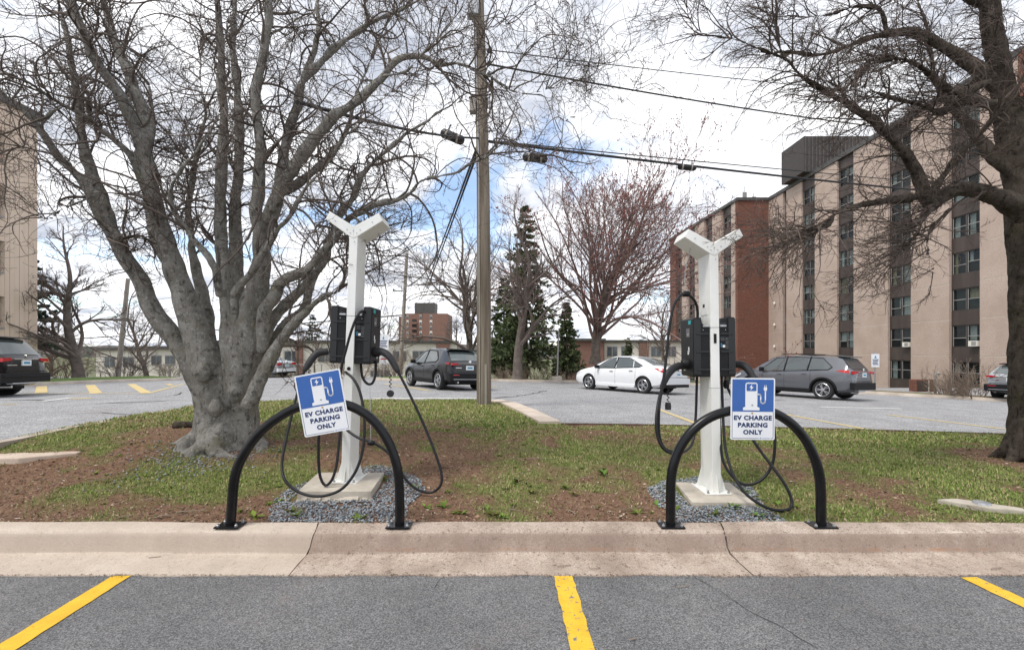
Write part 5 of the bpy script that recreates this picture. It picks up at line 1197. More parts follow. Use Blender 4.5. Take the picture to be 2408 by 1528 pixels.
wire(PX(1130, 325, YP), PX(700, 240, 5.0), .1, .022, 'cable from wooden pole into the grey tree crown')
def closure(u, v, Y, ln, r, label, tilt):
    p = PX(u, v, Y); t_ = thing('splice_closure', label, 'cable box', p); t_.rotation_euler = (0, tilt, 0)
    MB().lathe([(r * .5, -ln / 2), (r, -ln / 2 + .05), (r, ln / 2 - .05), (r * .5, ln / 2)], (0, 0, 0), 'x', 14).build('case', 'cable', t_, local=True, smooth=50)
    for x in (-ln * .25, ln * .25): MB().lathe([(r * 1.06, x - .02), (r * 1.06, x + .02)], (0, 0, 0), 'x', 14).build('band', 'wood_far', t_, local=True); MB().bb(x - .012, x + .012, -.01, .01, r, r + .14).build('hanger', 'cable', t_, local=True)
closure(1258, 372, YP + .3, .60, .10, 'large dark splice box on cable right of wooden pole', R(6)); closure(1615, 394, YP + 2.2, .52, .08, 'small dark splice box hanging under cable before apartment block', R(6)); closure(1064, 322, YP - .3, .56, .105, 'dark splice box on cable left of wooden pole', R(22))

def pole_far(label, u0, v0, u1, v1, Y, r, arms=(), lamp=False):
    a, b_ = PX(u0, v0, Y), PX(u1, v1, Y); t_ = thing('utility_pole', label, 'utility pole', a)
    MB().tube([a, b_], [r, r * .75], 12).build('shaft', 'wood_far', t_, smooth=True)
    for v in arms:
        s = (v - v0) / (v1 - v0); p = a.lerp(b_, s); MB().tube([p, p + Vector((-1.1, 0, .05))], .05, 6).build('crossarm', 'coping', t_); MB().lathe([(.05, 0), (.09, .08), (.05, .16)], p + Vector((-1.05, 0, .05)), 'z', 8).build('insulator', 'coping', t_)
    if lamp:
        s = (710 - v0) / (v1 - v0); p = a.lerp(b_, s); q = [p, p + Vector((.8, 0, .7)), p + Vector((2.0, 0, 1.0)), p + Vector((3.2, 0, .95))]; MB().tube(catmull(q, 5), .05, 6).build('lamp_arm', 'steel', t_)
        MB().box(p + Vector((3.5, 0, .93)), (.75, .25, .12)).build('lamp_head', 'coping', t_, bevel=.03)
    return t_
pole_far('distant wooden pole with lamp arm beside the tower block', 941, 880, 957, 595, 42, .19, (603, 622, 641, 685), True)
pole_far('leaning utility pole on the verge behind the grey tree', 277, 888, 301, 655, 29, .15)
for k, (v, d) in enumerate(((605, 'top'), (623, 'second'), (641, 'third'), (686, 'lowest'))):
    wire(PX(955, v, 42) + Vector((-1, 0, 0)), PX(120, v + 130 + 10 * k, 60), .5, .02, '%s thin wire running left from the distant lamp pole' % d)
wire(PX(955, 740, 42), PX(100, 800, 60), .2, .06, 'thick cable running left from distant pole above cream terrace')

# lamp post on concrete foot
lp = PX(1308, 902, 26.2); t_ = thing('slim_post', 'slim white post on concrete foot beside the white sedan', 'post', lp)
MB().tube([lp + Vector((.06, 0, .3)), lp + Vector((.14, 0, 3.05))], [.045, .035], 10).build('shaft', 'frame_pale', t_, smooth=True); MB().bb(lp.x - .28, lp.x + .32, lp.y - .25, lp.y + .25, lp.z - .2, lp.z + .42).build('footing', 'far_kerb', t_, bevel=.04)
# reserved parking signs
def psign(label, u, v0, v1, vb, Y, w_, extra=False):
    p = PX(u, vb, Y); t_ = thing('parking_notice', label, 'sign', p); a, b_ = PX(u, v0, Y), PX(u, v1, Y)
    MB().bb(p.x - .03, p.x + .03, Y, Y + .04, p.z - .2, a.z + .12).build('post', 'steel', t_)
    q = MB().bb(p.x - w_ / 2, p.x + w_ / 2, Y - .02, Y - .003, b_.z, a.z).build('panel', 'sign_white', t_); h = a.z - b_.z
    MB().prism([(p.x - .06, a.z - h * .32), (p.x + .06, a.z - h * .32), (p.x, a.z - h * .1)], 'y', Y - .025, Y - .021).build('emblem', 'label_blue', q)
    lt = MB()
    for k in range(4): lt.bb(p.x - w_ * (.38 - .05 * (k % 2)), p.x + w_ * (.38 - .06 * (k % 3)), Y - .025, Y - .021, a.z - h * (.46 + .12 * k), a.z - h * (.40 + .12 * k))
    lt.build('lettering', 'sign_navy', q)
    if extra:
        c = PX(u, v1 + 4, Y).z; MB().bb(p.x - w_ / 2, p.x + w_ / 2, Y - .02, Y - .003, c - .75, c).build('panel', 'sign_white', t_); MB().bb(p.x - w_ * .3, p.x + w_ * .3, Y - .025, Y - .021, c - .5, c - .42).build('lettering', 'red', t_)
    return t_
psign('white parking notice pair on post behind the leaning charging station', 902, 786, 822, 896, 27, .6, True)
psign('small white parking notice on post beside the grey estate car', 2058, 832, 863, 930, 22, .38)
# utility cabinet, vent board, standpipe by the apartment wall
p = PX(2038, 928, 22.5); o = MB().bb(p.x - .3, p.x + .3, p.y, p.y + .5, p.z - .3, p.z + 1.1).build('electrical_cabinet', 'far_kerb', None, bevel=.04); tag(o, 'beige electrical cabinet behind the grey estate car', 'cabinet')
p = PX(2177, 921, 22.5); t_ = thing('wall_vent', 'rusty brown vent box against the apartment wall', 'vent', p); MB().bb(p.x - .48, p.x + .48, p.y, p.y + .4, p.z, p.z + .6).build('case', 'brick', t_); MB().bb(p.x + .12, p.x + .16, p.y - .02, p.y - .003, p.z + .02, p.z + .58).build('frame', 'cream', t_); MB().bb(p.x - .42, p.x + .1, p.y - .015, p.y - .003, p.z + .05, p.z + .55).build('grille', 'spandrel', t_)
p = PX(2199, 930, 22.3); o = MB().tube([p + Vector((0, 0, -.3)), p + Vector((0, 0, .95)), p + Vector((.03, 0, 1.08)), p + Vector((.12, -.02, 1.1)), p + Vector((.2, -.02, 1.05))], .06, 10).build('standpipe', 'frame_pale', None, smooth=True); tag(o, 'pale curved standpipe beside the rusty brown vent', 'pipe')
# rail fences
def fence(label, u0, u1, vb, Y, h, n):
    a, b_ = PX(u0, vb, Y), PX(u1, vb, Y); t_ = thing('rail_fence', label, 'fence', a)
    for i in range(n): p = a.lerp(b_, i / (n - 1)); MB().tube([p, p + Vector((0, 0, h))], .035, 8).build('post', 'frame_pale', t_)
    for z in (h, h * .1): MB().tube([a + Vector((0, 0, z)), b_ + Vector((0, 0, z))], .022, 6).build('rail', 'frame_pale', t_)
    mw = MB(); k = int((b_ - a).length / .16)
    for i in range(k): p = a.lerp(b_, i / k); mw.tube([p + Vector((0, 0, h * .1)), p + Vector((.16, 0, h))], .004, 3, cap=False); mw.tube([p + Vector((.16, 0, h * .1)), p + Vector((0, 0, h))], .004, 3, cap=False)
    mw.build('mesh', 'steel', t_)['kind'] = 'stuff'
fence('pale rail fence beside the silver car and lot exit', 632, 880, 896, 30, 1.1, 9)
fence('pale rail fence along the grass verge before cream house', 375, 445, 888, 31, .9, 4)
fence('low rail fence near the dark-trunked verge tree', 205, 300, 888, 31, .35, 4)

# things lying on the island
p = GG(60, 1078); o = MB().prism([(p.x - .9, p.y - .16), (p.x + .05, p.y - .12), (p.x + .42, p.y + .12), (p.x + .40, p.y + .2), (p.x - .1, p.y + .2), (p.x - .9, p.y + .16)], 'z', p.z - .1, p.z + .035).build('access_cover', 'conc_kerb', None, bevel=.012); tag(o, 'reddish concrete access slab set in the grass near the lot edge', 'slab')
p = GG(2300, 1192); t_ = thing('survey_marker', 'pale concrete marker slab with metal cap in the grass', 'marker', p); MB().prism([(p.x - .23, p.y + .12), (p.x - .05, p.y + .14), (p.x + .26, p.y - .1), (p.x + .22, p.y - .16), (p.x + .0, p.y - .1)], 'z', p.z - .05, p.z + .03).build('slab', 'conc_pad', t_, bevel=.01); MB().lathe([(.06, p.z + .03), (.055, p.z + .045), (.02, p.z + .05)], (p.x + .03, p.y, 0), 'z', 16).build('cap', 'steel', t_)
p = GG(432, 1006); o = MB().tube([p + Vector((-.12, 0, .03)), p + Vector((.18, .03, .04))], [.06, .05], 9).build('cut_log', 'bark_dark', None, smooth=50); tag(o, 'short cut log lying beside the grey tree base', 'log')

# ================================================================= CARS
def paint(name, c, metal=.0): return pmat(name, c, None, rough=.28, spec=.5, metal=metal, coat=1.0)
M['paint_white'] = paint('white_car_paint', (.78, .79, .80)); M['paint_grey'] = paint('grey_car_paint', (.125, .13, .145), .35); M['paint_dark'] = pmat('charcoal_car_paint', (.010, .0105, .012), None, rough=.3, spec=.4, coat=.5)
M['paint_black'] = pmat('black_car_paint', (.005, .005, .006), None, rough=.25, spec=.35, coat=.35); M['paint_silver'] = paint('silver_car_paint', (.36, .38, .40), .5)
M['car_glass'] = glassmat('car_glass', (.085, .10, .10), .0, .04); M['car_glass'].node_tree.nodes['Principled BSDF'].inputs['Specular IOR Level'].default_value = 1.0
M['car_trim'] = pmat('car_black_trim', (.008, .008, .009), (.012, .012, .013), 20, .6, spec=.25); M['rim'] = pmat('alloy_rim', (.52, .53, .55), None, rough=.3, metal=.8); M['rim_dark'] = pmat('rim_dark', (.02, .02, .022), None, rough=.5)
M['chrome'] = pmat('chrome', (.7, .7, .7), None, rough=.12, metal=1.0); M['seat'] = pmat('car_interior', (.03, .03, .032)); M['lamp_clear'] = pmat('lamp_clear', (.6, .6, .62), None, rough=.1, coat=1.0)
def smooth_interp(x, cps):
    xs_, zs_ = zip(*cps); return float(np.interp(x, xs_, zs_))
def car(name, label, cat, loc, heading, spec, paintm, slope=(0, 0), group=None):
    """local frame: +x forward, z up from ground"""
    t_ = thing(name, label, cat, loc, group, heading)
    t_.rotation_mode = 'XYZ'
    fx, fy = math.cos(heading), math.sin(heading)
    gx, gy = slope; along = gx * fx + gy * fy; side = -gx * fy + gy * fx
    t_.rotation_euler = (math.atan(side), -math.atan(along), heading)
    Lx, W, wb, rw = spec['L'], spec['W'] / 2, spec['wb'], spec['rw']
    top, belt, bot, wid = spec['top'], spec['belt'], spec['bot'], spec['wid']
    xf = max(p[0] for p in top); xb = min(p[0] for p in top)
    st_ = sorted(set([round(v, 3) for v in np.linspace(xb, xf, 46)] + [p[0] for p in top] + [p[0] for p in wid]))
    def sec(x):
        zt, zb, zl = smooth_interp(x, top), smooth_interp(x, belt), smooth_interp(x, bot); w_ = W * smooth_interp(x, wid); zb = min(zb, zt - .02)
        gh = zt - zb; wr = w_ * (.93 - .24 * min(gh / .5, 1.0)) if gh > .06 else w_ * .88
        return [(0, zl), (w_ * .78, zl), (w_ * .95, zl + .09), (w_, zl + .42 * (zb - zl)), (w_ * .985, zb - .10), (w_ * .935, zb), (wr, zt - min(.05, gh * .4)), (wr * .78, zt - min(.012, gh * .1)), (0, zt)]
    def glass_y(x, z):
        s = sec(x); (y5, z5), (y6, z6) = s[5], s[6]; f = (z - z5) / max(z6 - z5, .01); return y5 + (y6 - y5) * min(max(f, 0), 1.0)
    def side_y(x, z):
        s = sec(x)
        for (ya, za), (yb_, zb_) in zip(s[1:6], s[2:7]):
            if za <= z <= zb_ and zb_ > za: return ya + (yb_ - ya) * (z - za) / (zb_ - za)
        return s[3][0]
    b_ = MB(); vs_ = []; k = 16
    for x in st_:
        s = sec(x); vs_ += [(x, y, z) for y, z in s] + [(x, -y, z) for y, z in s[-2:0:-1]]
    n = len(st_)
    b_.add(vs_, [(i * k + j, i * k + (j + 1) % k, (i + 1) * k + (j + 1) % k, (i + 1) * k + j) for i in range(n - 1) for j in range(k)] + [tuple(range(k)), tuple(range((n - 1) * k, n * k))])
    body = b_.build('body', [paintm, 'car_trim'], t_, local=True)
    # wheel arches cut out of the body
    cu = MB()
    for sx_ in (1, -1):
        for sy_ in (1, -1): cu.lathe([(rw * 1.15, sy_ * (W - .30)), (rw * 1.15, sy_ * (W + .2))], (sx_ * wb / 2, 0, rw), 'y', 28, 1)
    cut = cu.build('cut', [paintm, 'car_trim'], None)
    for q in cut.data.polygons: q.material_index = 1
    cut.matrix_world = Matrix.Identity(4)
    keep = t_.matrix_basis.copy(); body.parent = None
    md = body.modifiers.new('b', 'BOOLEAN'); md.operation = 'DIFFERENCE'; md.object = cut; md.solver = 'EXACT'
    me = evalmesh(body); body.modifiers.clear(); body.data = me; body.parent = t_; bpy.data.objects.remove(cut)
    me.polygons.foreach_set('use_smooth', [True] * len(me.polygons)); me.set_sharp_from_angle(angle=R(28))
    bl = dict(local=True)
    # side glass
    for sgn in (1, -1):
        for poly in spec['side_glass']:
            pp = []
            for (x0, z0), (x1, z1) in zip(poly, poly[1:] + poly[:1]):
                for i in range(4): pp.append((x0 + (x1 - x0) * i / 4, z0 + (z1 - z0) * i / 4))
            MB().add([(x, sgn * (glass_y(x, z) + .008), z) for x, z in pp], [tuple(range(len(pp)))]).build('side_window', 'car_glass', t_, **bl)
        # window surround and pillars
        al = [p for poly in spec['side_glass'] for p in poly]; lo_ = min(p[1] for p in al)
        tr = MB(); pr = [(x, z) for x, z in spec['dlo']]
        for (x0, z0), (x1, z1) in zip(pr, pr[1:] + pr[:1]):
            P = [Vector((x0 + (x1 - x0) * i / 5, sgn * (glass_y(x0 + (x1 - x0) * i / 5, z0 + (z1 - z0) * i / 5) + .006), z0 + (z1 - z0) * i / 5)) for i in range(6)]; tr.tube(P, .014, 5)
        tr.build('window_trim', 'car_trim', t_, **bl)
        for x in spec.get('pillars', ()):
            za, zb_ = smooth_interp(x, belt) + .01, sec(x)[6][1] - .02; MB().tube([(x, sgn * (glass_y(x, za) + .004), za), (x - .05, sgn * (glass_y(x - .05, zb_) + .004), zb_)], .028, 6).build('pillar', 'car_trim', t_, **bl)
        # door seams, handles, sill
        for x in spec['doors']:
            zs_ = np.linspace(smooth_interp(x, bot) + .12, smooth_interp(x, belt) - .01, 8); MB().tube([(x, sgn * (side_y(x, z) - .001), z) for z in zs_], .006, 4).build('door_seam', 'car_trim', t_, **bl)
        for x in spec['handles']:
            z = smooth_interp(x, belt) - .12; MB().box((x, sgn * (side_y(x, z) + .012), z), (.18, .03, .03)).build('door_handle', spec.get('handle_m', paintm), t_, bevel=.008, **bl)
        if spec.get('clad'):
            for sx_ in (1, -1):
                ar = []
                for i in range(13): a = R(-8 + 196 * i / 12); ar.append((sx_ * wb / 2 + rw * 1.2 * math.cos(a), rw + rw * 1.2 * math.sin(a)))
                MB().tube([(x, sgn * (side_y(x, max(z, .3)) + .002), z) for x, z in ar], .045, 6).build('arch_cladding', 'car_trim', t_, smooth=True, **bl)
        zs0 = smooth_interp(0, bot); MB().box((0, sgn * (W - .035), zs0 + .07), (wb - rw * 2.4, .07, .13)).build('sill', 'car_trim' if spec.get('clad') else paintm, t_, bevel=.02, **bl)
        # mirrors
        mx_, mz_ = spec['mirror']; mb_ = MB().box((mx_, sgn * (W + .07), mz_), (.12, .2, .14)).build('mirror', spec.get('mirror_m', 'car_trim'), t_, bevel=.03, **bl)
        # lamps
        for nm, m_, poly in spec['lamps']:
            pp = []
            for (x0, z0), (x1, z1) in zip(poly, poly[1:] + poly[:1]):
                for i in range(3): pp.append((x0 + (x1 - x0) * i / 3, z0 + (z1 - z0) * i / 3))
            MB().add([(x, sgn * (side_y(x, z) + .010), z) for x, z in pp] + [(x, sgn * (side_y(x, z) - .05), z) for x, z in pp], [tuple(range(len(pp)))] + [(i, (i + 1) % len(pp), len(pp) + (i + 1) % len(pp), len(pp) + i) for i in range(len(pp))]).build(nm, m_, t_, **bl)
        for nm, m_, poly in spec['rear_lamps']: MB().prism([(sgn * y, z) for y, z in poly], 'x', spec['rx'] - .02, spec['rx'] + .08).build(nm, m_, t_, **bl)
        if spec.get('rails'):
            x0, x1 = spec['rails']; MB().tube([(x0 + (x1 - x0) * i / 8, sgn * (sec(x0 + (x1 - x0) * i / 8)[6][0] * .95), smooth_interp(x0 + (x1 - x0) * i / 8, top) + .03) for i in range(9)], .018, 6).build('roof_rail', 'rim' if spec['rails_m'] else 'car_trim', t_, **bl)
    # windscreen and rear glass
    for nm, (x0, x1), inset in spec['screens']:
        vs_ = []; nx = 8; ny = 8; up_ = .012
        for i in range(nx + 1):
            x = x0 + (x1 - x0) * i / nx; s = sec(x); wr = s[6][0] * inset; zt = s[8][1]; z6 = s[6][1]
            dz = (smooth_interp(x + .02, top) - smooth_interp(x - .02, top)) / .04; nl = math.hypot(1, dz)
            for j in range(ny + 1):
                f = -1 + 2 * j / ny; y = f * wr; ya = abs(y); z = np.interp(ya, [0, s[7][0], s[6][0]], [zt, s[7][1], z6])
                vs_.append((x - dz / nl * up_, y, float(z) + up_ / nl))
        MB().add(vs_, [(i * (ny + 1) + j, i * (ny + 1) + j + 1, (i + 1) * (ny + 1) + j + 1, (i + 1) * (ny + 1) + j) for i in range(nx) for j in range(ny)]).build(nm, 'car_glass', t_, smooth=True, **bl)
    if spec.get('spoiler'):
        x, z = spec['spoiler']; MB().prism([(x + .25, z - .01), (x - .06, z - .03), (x - .07, z + .005), (x + .2, z + .035)], 'y', -W * .66, W * .66).build('spoiler', spec.get('spoiler_m', paintm), t_, bevel=.008, **bl)
    rx = spec['rx']
    for nm, m_, (y0, y1, z0, z1), pr in spec['rear']: MB().bb(rx - pr, rx + .1, y0, y1, z0, z1).build(nm, m_, t_, bevel=.006 if pr < .03 else .02, **bl)
    pz = spec['plate']; pl = MB().bb(rx - .022, rx + .02, -.155, .155, pz, pz + .155).build('number_plate', 'label_white', t_, **bl); MB().bb(rx - .024, rx - .0225, -.11, .11, pz + .05, pz + .105).build('plate_marking', 'label_blue', pl, **bl)
    MB().lathe([(.05, rx - .016), (.05, rx + .02)], (0, 0, pz + spec.get('badge', .27)), 'x', 14).build('emblem', 'chrome', t_, **bl)
    MB().tube([(rx - .03, W * .55, .30), (rx + .2, W * .55, .30)], .035, 10).build('exhaust', 'chrome', t_, **bl)
    MB().bb(-wb / 2 - .5, wb / 2 + .5, -W * .72, W * .72, .2, .3).build('underbody', 'car_trim', t_, **bl)
    # wheels
    for sx_ in (1, -1):
        for sy_ in (1, -1):
            c = (sx_ * wb / 2, sy_ * (W - .115), rw); s = sy_
            ty = MB().lathe([(rw * .66, s * .10), (rw * .93, s * .105), (rw, s * .07), (rw, -s * .07), (rw * .93, -s * .105), (rw * .66, -s * .10)], c, 'y', 30, cap=False).build('wheel', 'rubber', t_, smooth=50, **bl)
            MB().lathe([(rw * .67, s * .07), (rw * .67, s * .055)], c, 'y', 24).build('wheel_disc', 'rim_dark', ty, **bl)
            rimm = MB(); rimm.lathe([(rw * .70, s * .102), (rw * .66, s * .112), (rw * .62, s * .10), (rw * .62, s * .06)], c, 'y', 28, cap=False); rimm.lathe([(.06, s * .06), (.06, s * .105), (.03, s * .11)], c, 'y', 14)
            ns = spec.get('spokes', 10)
            for i in range(ns):
                a = 2 * math.pi * (i // 2 * 2) / ns + (.17 if i % 2 else -.17) * 10 / ns; r0_ = Matrix.Rotation(-a, 3, 'Y'); rimm.box(Vector(c) + r0_ @ Vector((rw * .36, 0, 0)) + Vector((0, s * .085, 0)), (rw * .60, .022, .026), r0_)
            rimm.build('rim', spec.get('rim_m', 'rim'), ty, **bl)
    return t_

def suv_spec(H=1.66, L=4.6, clad=True, spokes=10, roofr=True):
    k = H / 1.66; hl = L / 2
    return dict(L=L, W=1.85, wb=2.69, rw=.355, rx=-hl, spokes=spokes, clad=clad, plate=.86, badge=.26,
        top=[(-hl, .62), (-hl + .012, 1.02 * k), (-hl + .10, 1.10 * k), (-hl + .42, 1.55 * k), (-hl + .60, 1.60 * k), (-.6, 1.655 * k), (.1, 1.66 * k), (.55, 1.60 * k), (1.0, 1.33 * k), (1.30, 1.10 * k), (1.7, 1.05 * k), (2.1, .97 * k), (hl - .08, .80 * k), (hl, .58)],
        belt=[(-hl, .58), (-hl + .1, 1.06 * k), (-1.3, 1.07 * k), (0, 1.02 * k), (1.2, .98 * k), (hl - .1, .74), (hl, .52)],
        bot=[(-hl, .46), (-hl + .25, .30), (-1.6, .24), (1.6, .24), (hl - .3, .26), (hl, .36)],
        wid=[(-hl, .80), (-hl + .05, .87), (-hl + .25, .965), (-1.3, 1.0), (1.2, 1.0), (1.9, .955), (hl - .12, .84), (hl, .68)],
        side_glass=[[(1.02, 1.02 * k), (.98, 1.05 * k), (.42, 1.50 * k), (.12, 1.56 * k), (.06, 1.03 * k)], [(.0, 1.03 * k), (.02, 1.56 * k), (-.70, 1.55 * k), (-.82, 1.07 * k)], [(-.88, 1.08 * k), (-.76, 1.545 * k), (-1.25, 1.50 * k), (-1.58, 1.20 * k), (-1.5, 1.12 * k)]],
        dlo=[(1.06, 1.0 * k), (.44, 1.52 * k), (-.3, 1.57 * k), (-1.27, 1.52 * k), (-1.62, 1.19 * k), (-1.5, 1.09 * k), (0, 1.02 * k)],
        pillars=(.06, -.80), doors=(1.0, .03, -.92), handles=(.22, -.70), mirror=(.88, 1.08 * k), mirror_m='car_trim',
        lamps=[('tail_lamp', 'red', [(-hl + .14, .98), (-hl + .55, 1.06), (-hl + .36, 1.10), (-hl + .16, 1.10)]), ('headlight', 'lamp_clear', [(hl - .42, .80), (hl - .14, .70), (hl - .16, .78), (hl - .42, .90)])],
        rear_lamps=[('tail_lamp', 'red', [(.50, 1.0), (.80, .96), (.80, 1.06), (.52, 1.07)])],
        screens=[('windscreen', (.60, 1.24), .93), ('rear_window', (-hl + .13, -hl + .42), .90)],
        spoiler=(-hl + .36, 1.60 * k), rails=(-1.3, .3) if roofr else None, rails_m=False,
        rear=[('bumper', 'car_trim', (-.86, .86, .40, .66), .05), ('bumper_step', 'car_trim', (-.80, .80, .55, .60), .065), ('skid_plate', 'rim', (-.5, .5, .36, .40), .04), ('boot_strip', 'chrome', (-.42, .42, 1.03, 1.055), .018), ('tailgate_seam', 'car_trim', (-.74, .74, .70, .712), .012), ('badge', 'chrome', (.32, .62, .86, .885), .016)])
def hatch_spec():
    s = suv_spec(1.54, 4.4, True, 10, False); hl = 2.2
    s.update(W=1.80, wb=2.655, rw=.345, rim_m='rim', spoiler_m='car_trim', plate=.74, badge=.30,
        top=[(-hl, .6), (-hl + .012, .95), (-hl + .16, 1.03), (-hl + .62, 1.40), (-hl + .85, 1.47), (-.5, 1.535), (.0, 1.54), (.4, 1.48), (.95, 1.20), (1.2, 1.03), (1.7, .96), (2.0, .88), (hl - .07, .74), (hl, .55)],
        belt=[(-hl, .56), (-hl + .15, 1.0), (-1.3, 1.02), (0, .96), (1.15, .92), (hl - .1, .70), (hl, .5)],
        side_glass=[[(.90, .96), (.30, 1.38), (.0, 1.43), (-.04, .97)], [(-.10, .98), (-.06, 1.43), (-.75, 1.40), (-1.12, 1.12), (-1.05, 1.03)]],
        dlo=[(.95, .94), (.32, 1.40), (-.3, 1.45), (-.8, 1.41), (-1.16, 1.11), (-1.05, 1.01), (0, .96)], pillars=(-.05,), doors=(.95, -.08, -1.05), handles=(.12, -.85), mirror=(.80, 1.0),
        lamps=[('tail_lamp', 'red', [(-hl + .16, .92), (-hl + .42, .99), (-hl + .30, 1.0), (-hl + .16, .99)]), ('headlight', 'lamp_clear', [(hl - .4, .74), (hl - .14, .66), (hl - .16, .72), (hl - .4, .82)])],
        rear_lamps=[('tail_lamp', 'red', [(.40, .93), (.76, .90), (.76, .98), (.60, .98)])],
        screens=[('windscreen', (.45, 1.14), .93), ('rear_window', (-hl + .20, -hl + .60), .88)], spoiler=(-hl + .58, 1.47), rails=None,
        rear=[('bumper', 'car_trim', (-.84, .84, .34, .62), .05), ('reflector', 'red', (.45, .72, .54, .575), .056), ('reflector', 'red', (-.72, -.45, .54, .575), .056), ('bumper_trim', 'rim', (-.7, .7, .40, .42), .056), ('tailgate_seam', 'car_trim', (-.70, .70, .66, .668), .012), ('badge', 'chrome', (.35, .6, .80, .825), .014)])
    return s
def sedan_spec():
    s = suv_spec(1.45, 4.62, False, 10, False); hl = 2.31
    s.update(W=1.78, wb=2.70, rw=.318, plate=.68, badge=.28, handle_m='chrome', mirror_m='car_trim', spoiler=None, rails=None,
        top=[(-hl, .58), (-hl + .012, .92), (-hl + .08, 1.0), (-hl + .30, 1.055), (-1.72, 1.09), (-1.15, 1.34), (-.75, 1.425), (-.3, 1.455), (.1, 1.45), (.4, 1.39), (1.0, 1.12), (1.22, 1.0), (1.6, .94), (2.0, .84), (hl - .08, .68), (hl, .50)],
        belt=[(-hl, .55), (-hl + .1, .96), (-1.6, 1.0), (-.5, .97), (0, .94), (1.1, .90), (hl - .1, .64), (hl, .46)],
        bot=[(-hl, .42), (-hl + .25, .28), (-1.6, .19), (1.6, .19), (hl - .3, .20), (hl, .30)],
        side_glass=[[(.98, .94), (.36, 1.30), (.06, 1.36), (.0, .95)], [(-.06, .955), (.0, 1.365), (-.55, 1.35), (-.80, 1.28), (-.86, .985)], [(-.90, .99), (-.84, 1.27), (-1.22, 1.07), (-1.15, 1.02)]],
        dlo=[(1.02, .92), (.38, 1.325), (0, 1.375), (-.6, 1.36), (-1.28, 1.06), (-1.15, 1.0), (0, .94)], pillars=(.02,), doors=(1.0, -.03, -1.0), handles=(.15, -.80), mirror=(.85, .98),
        lamps=[('tail_lamp', 'red', [(-hl + .10, .80), (-hl + .28, .88), (-hl + .52, .98), (-hl + .12, .97)]), ('headlight', 'lamp_clear', [(hl - .5, .70), (hl - .14, .60), (hl - .16, .68), (hl - .5, .78)])],
        rear_lamps=[('tail_lamp', 'red', [(.45, .84), (.76, .78), (.76, .94), (.47, .95)])],
        screens=[('windscreen', (.46, 1.16), .92), ('rear_window', (-1.68, -.86), .86)],
        rear=[('bumper', 'paint_white', (-.80, .80, .38, .60), .04), ('lower_valance', 'car_trim', (-.72, .72, .27, .38), .045), ('boot_seam', 'car_trim', (-.7, .7, .64, .648), .012), ('boot_strip', 'chrome', (-.36, .36, .885, .91), .016)])
    return s
GR = (-.0273, -.0278)
def lp_(x, y): return Vector((x, y, lotz(x, y) + .004))
car('parked_sedan', 'white four-door sedan parked at the kerb before the maple', 'car', lp_(4.80, 18.97), 2.259, sedan_spec(), 'paint_white', GR, 'cars parked in the back lot')
car('parked_estate', 'grey crossover with silver wheels parked before the apartment block', 'car', lp_(11.5, 18.38), 2.12, suv_spec(), 'paint_grey', GR, 'cars parked in the back lot')
car('parked_hatchback', 'charcoal crossover hatchback partly hidden by the wooden pole', 'car', lp_(-2.72, 17.75), 2.20, hatch_spec(), 'paint_dark', GR, 'cars parked in the back lot').scale = (.93, .95, .99)
sb = suv_spec(1.70, 4.6, True, 10, True); sb['rails_m'] = True
car('parked_suv', 'black SUV with roof rails parked before the tan building', 'car', Vector((-15.72, 12.05, lotz(-15, 12.3) - .01)), R(194), sb, 'paint_black', (0, -.0278), 'cars parked in the back lot')
car('silver_car', 'silver car tail showing just past the grey tree trunk', 'car', Vector((-16.6, 29.6, lotz(-15, 29))), 2.9, sedan_spec(), 'paint_silver', (0, 0), 'cars parked in the back lot')
car('parked_compact', 'grey car end showing behind the dark mossy trunk', 'car', Vector((22.0, 18.9, lotz(20, 18.5) + .02)), .35, hatch_spec(), 'paint_silver', GR, 'cars parked in the back lot')

# ================================================================= GROUND COVER
rng = np.random.default_rng(77)
def scatter(n, y0, y1, pw=1.0):
    X = rng.uniform(-11, 11, n); Y = y0 + (y1 - y0) * rng.random(n) ** pw
    k = inpoly(X, Y, ISLP) & (np.abs(X) < Y * 1.25 + .5); return X[k], Y[k]
def gzv(X, Y): return vz(gz0, X, Y) + (vnoise(X * 3, Y * 3, 4, 4) - .5) * .05 * np.clip((Y - 3.42) / .3, 0, 1)
PADS = [(-1.93, -1.22, 3.92, 4.55), (1.51, 2.11, 3.81, 4.42)]
def offpad(X, Y):
    k = np.ones(len(X), bool)
    for a, b_, c, d in PADS: k &= ~((X > a) & (X < b_) & (Y > c) & (Y < d))
    return k
GRAV = []
for pg in ([(628, 1228), (640, 1185), (700, 1140), (790, 1112), (900, 1098), (975, 1118), (1000, 1150), (960, 1190), (950, 1228)], [(1600, 1230), (1545, 1185), (1518, 1150), (1560, 1132), (1640, 1120), (1770, 1150), (1800, 1190), (1850, 1232)]):
    GRAV.append([(GG(u, v).x, GG(u, v).y) for u, v in pg])
_ik = [(p.x, p.y) for p in ISL[10:14]]; KSTRIP = _ik + [(x - .33, y - .22) for x, y in _ik[::-1]]
def ingrav(X, Y): return inpoly(X, Y, GRAV[0]) | inpoly(X, Y, GRAV[1])
M['blade'] = attrmat('grass_blade'); M['litter'] = attrmat('leaf_litter'); M['stone'] = attrmat('gravel_stone', rough=.85)
Vs = []; Cs = []
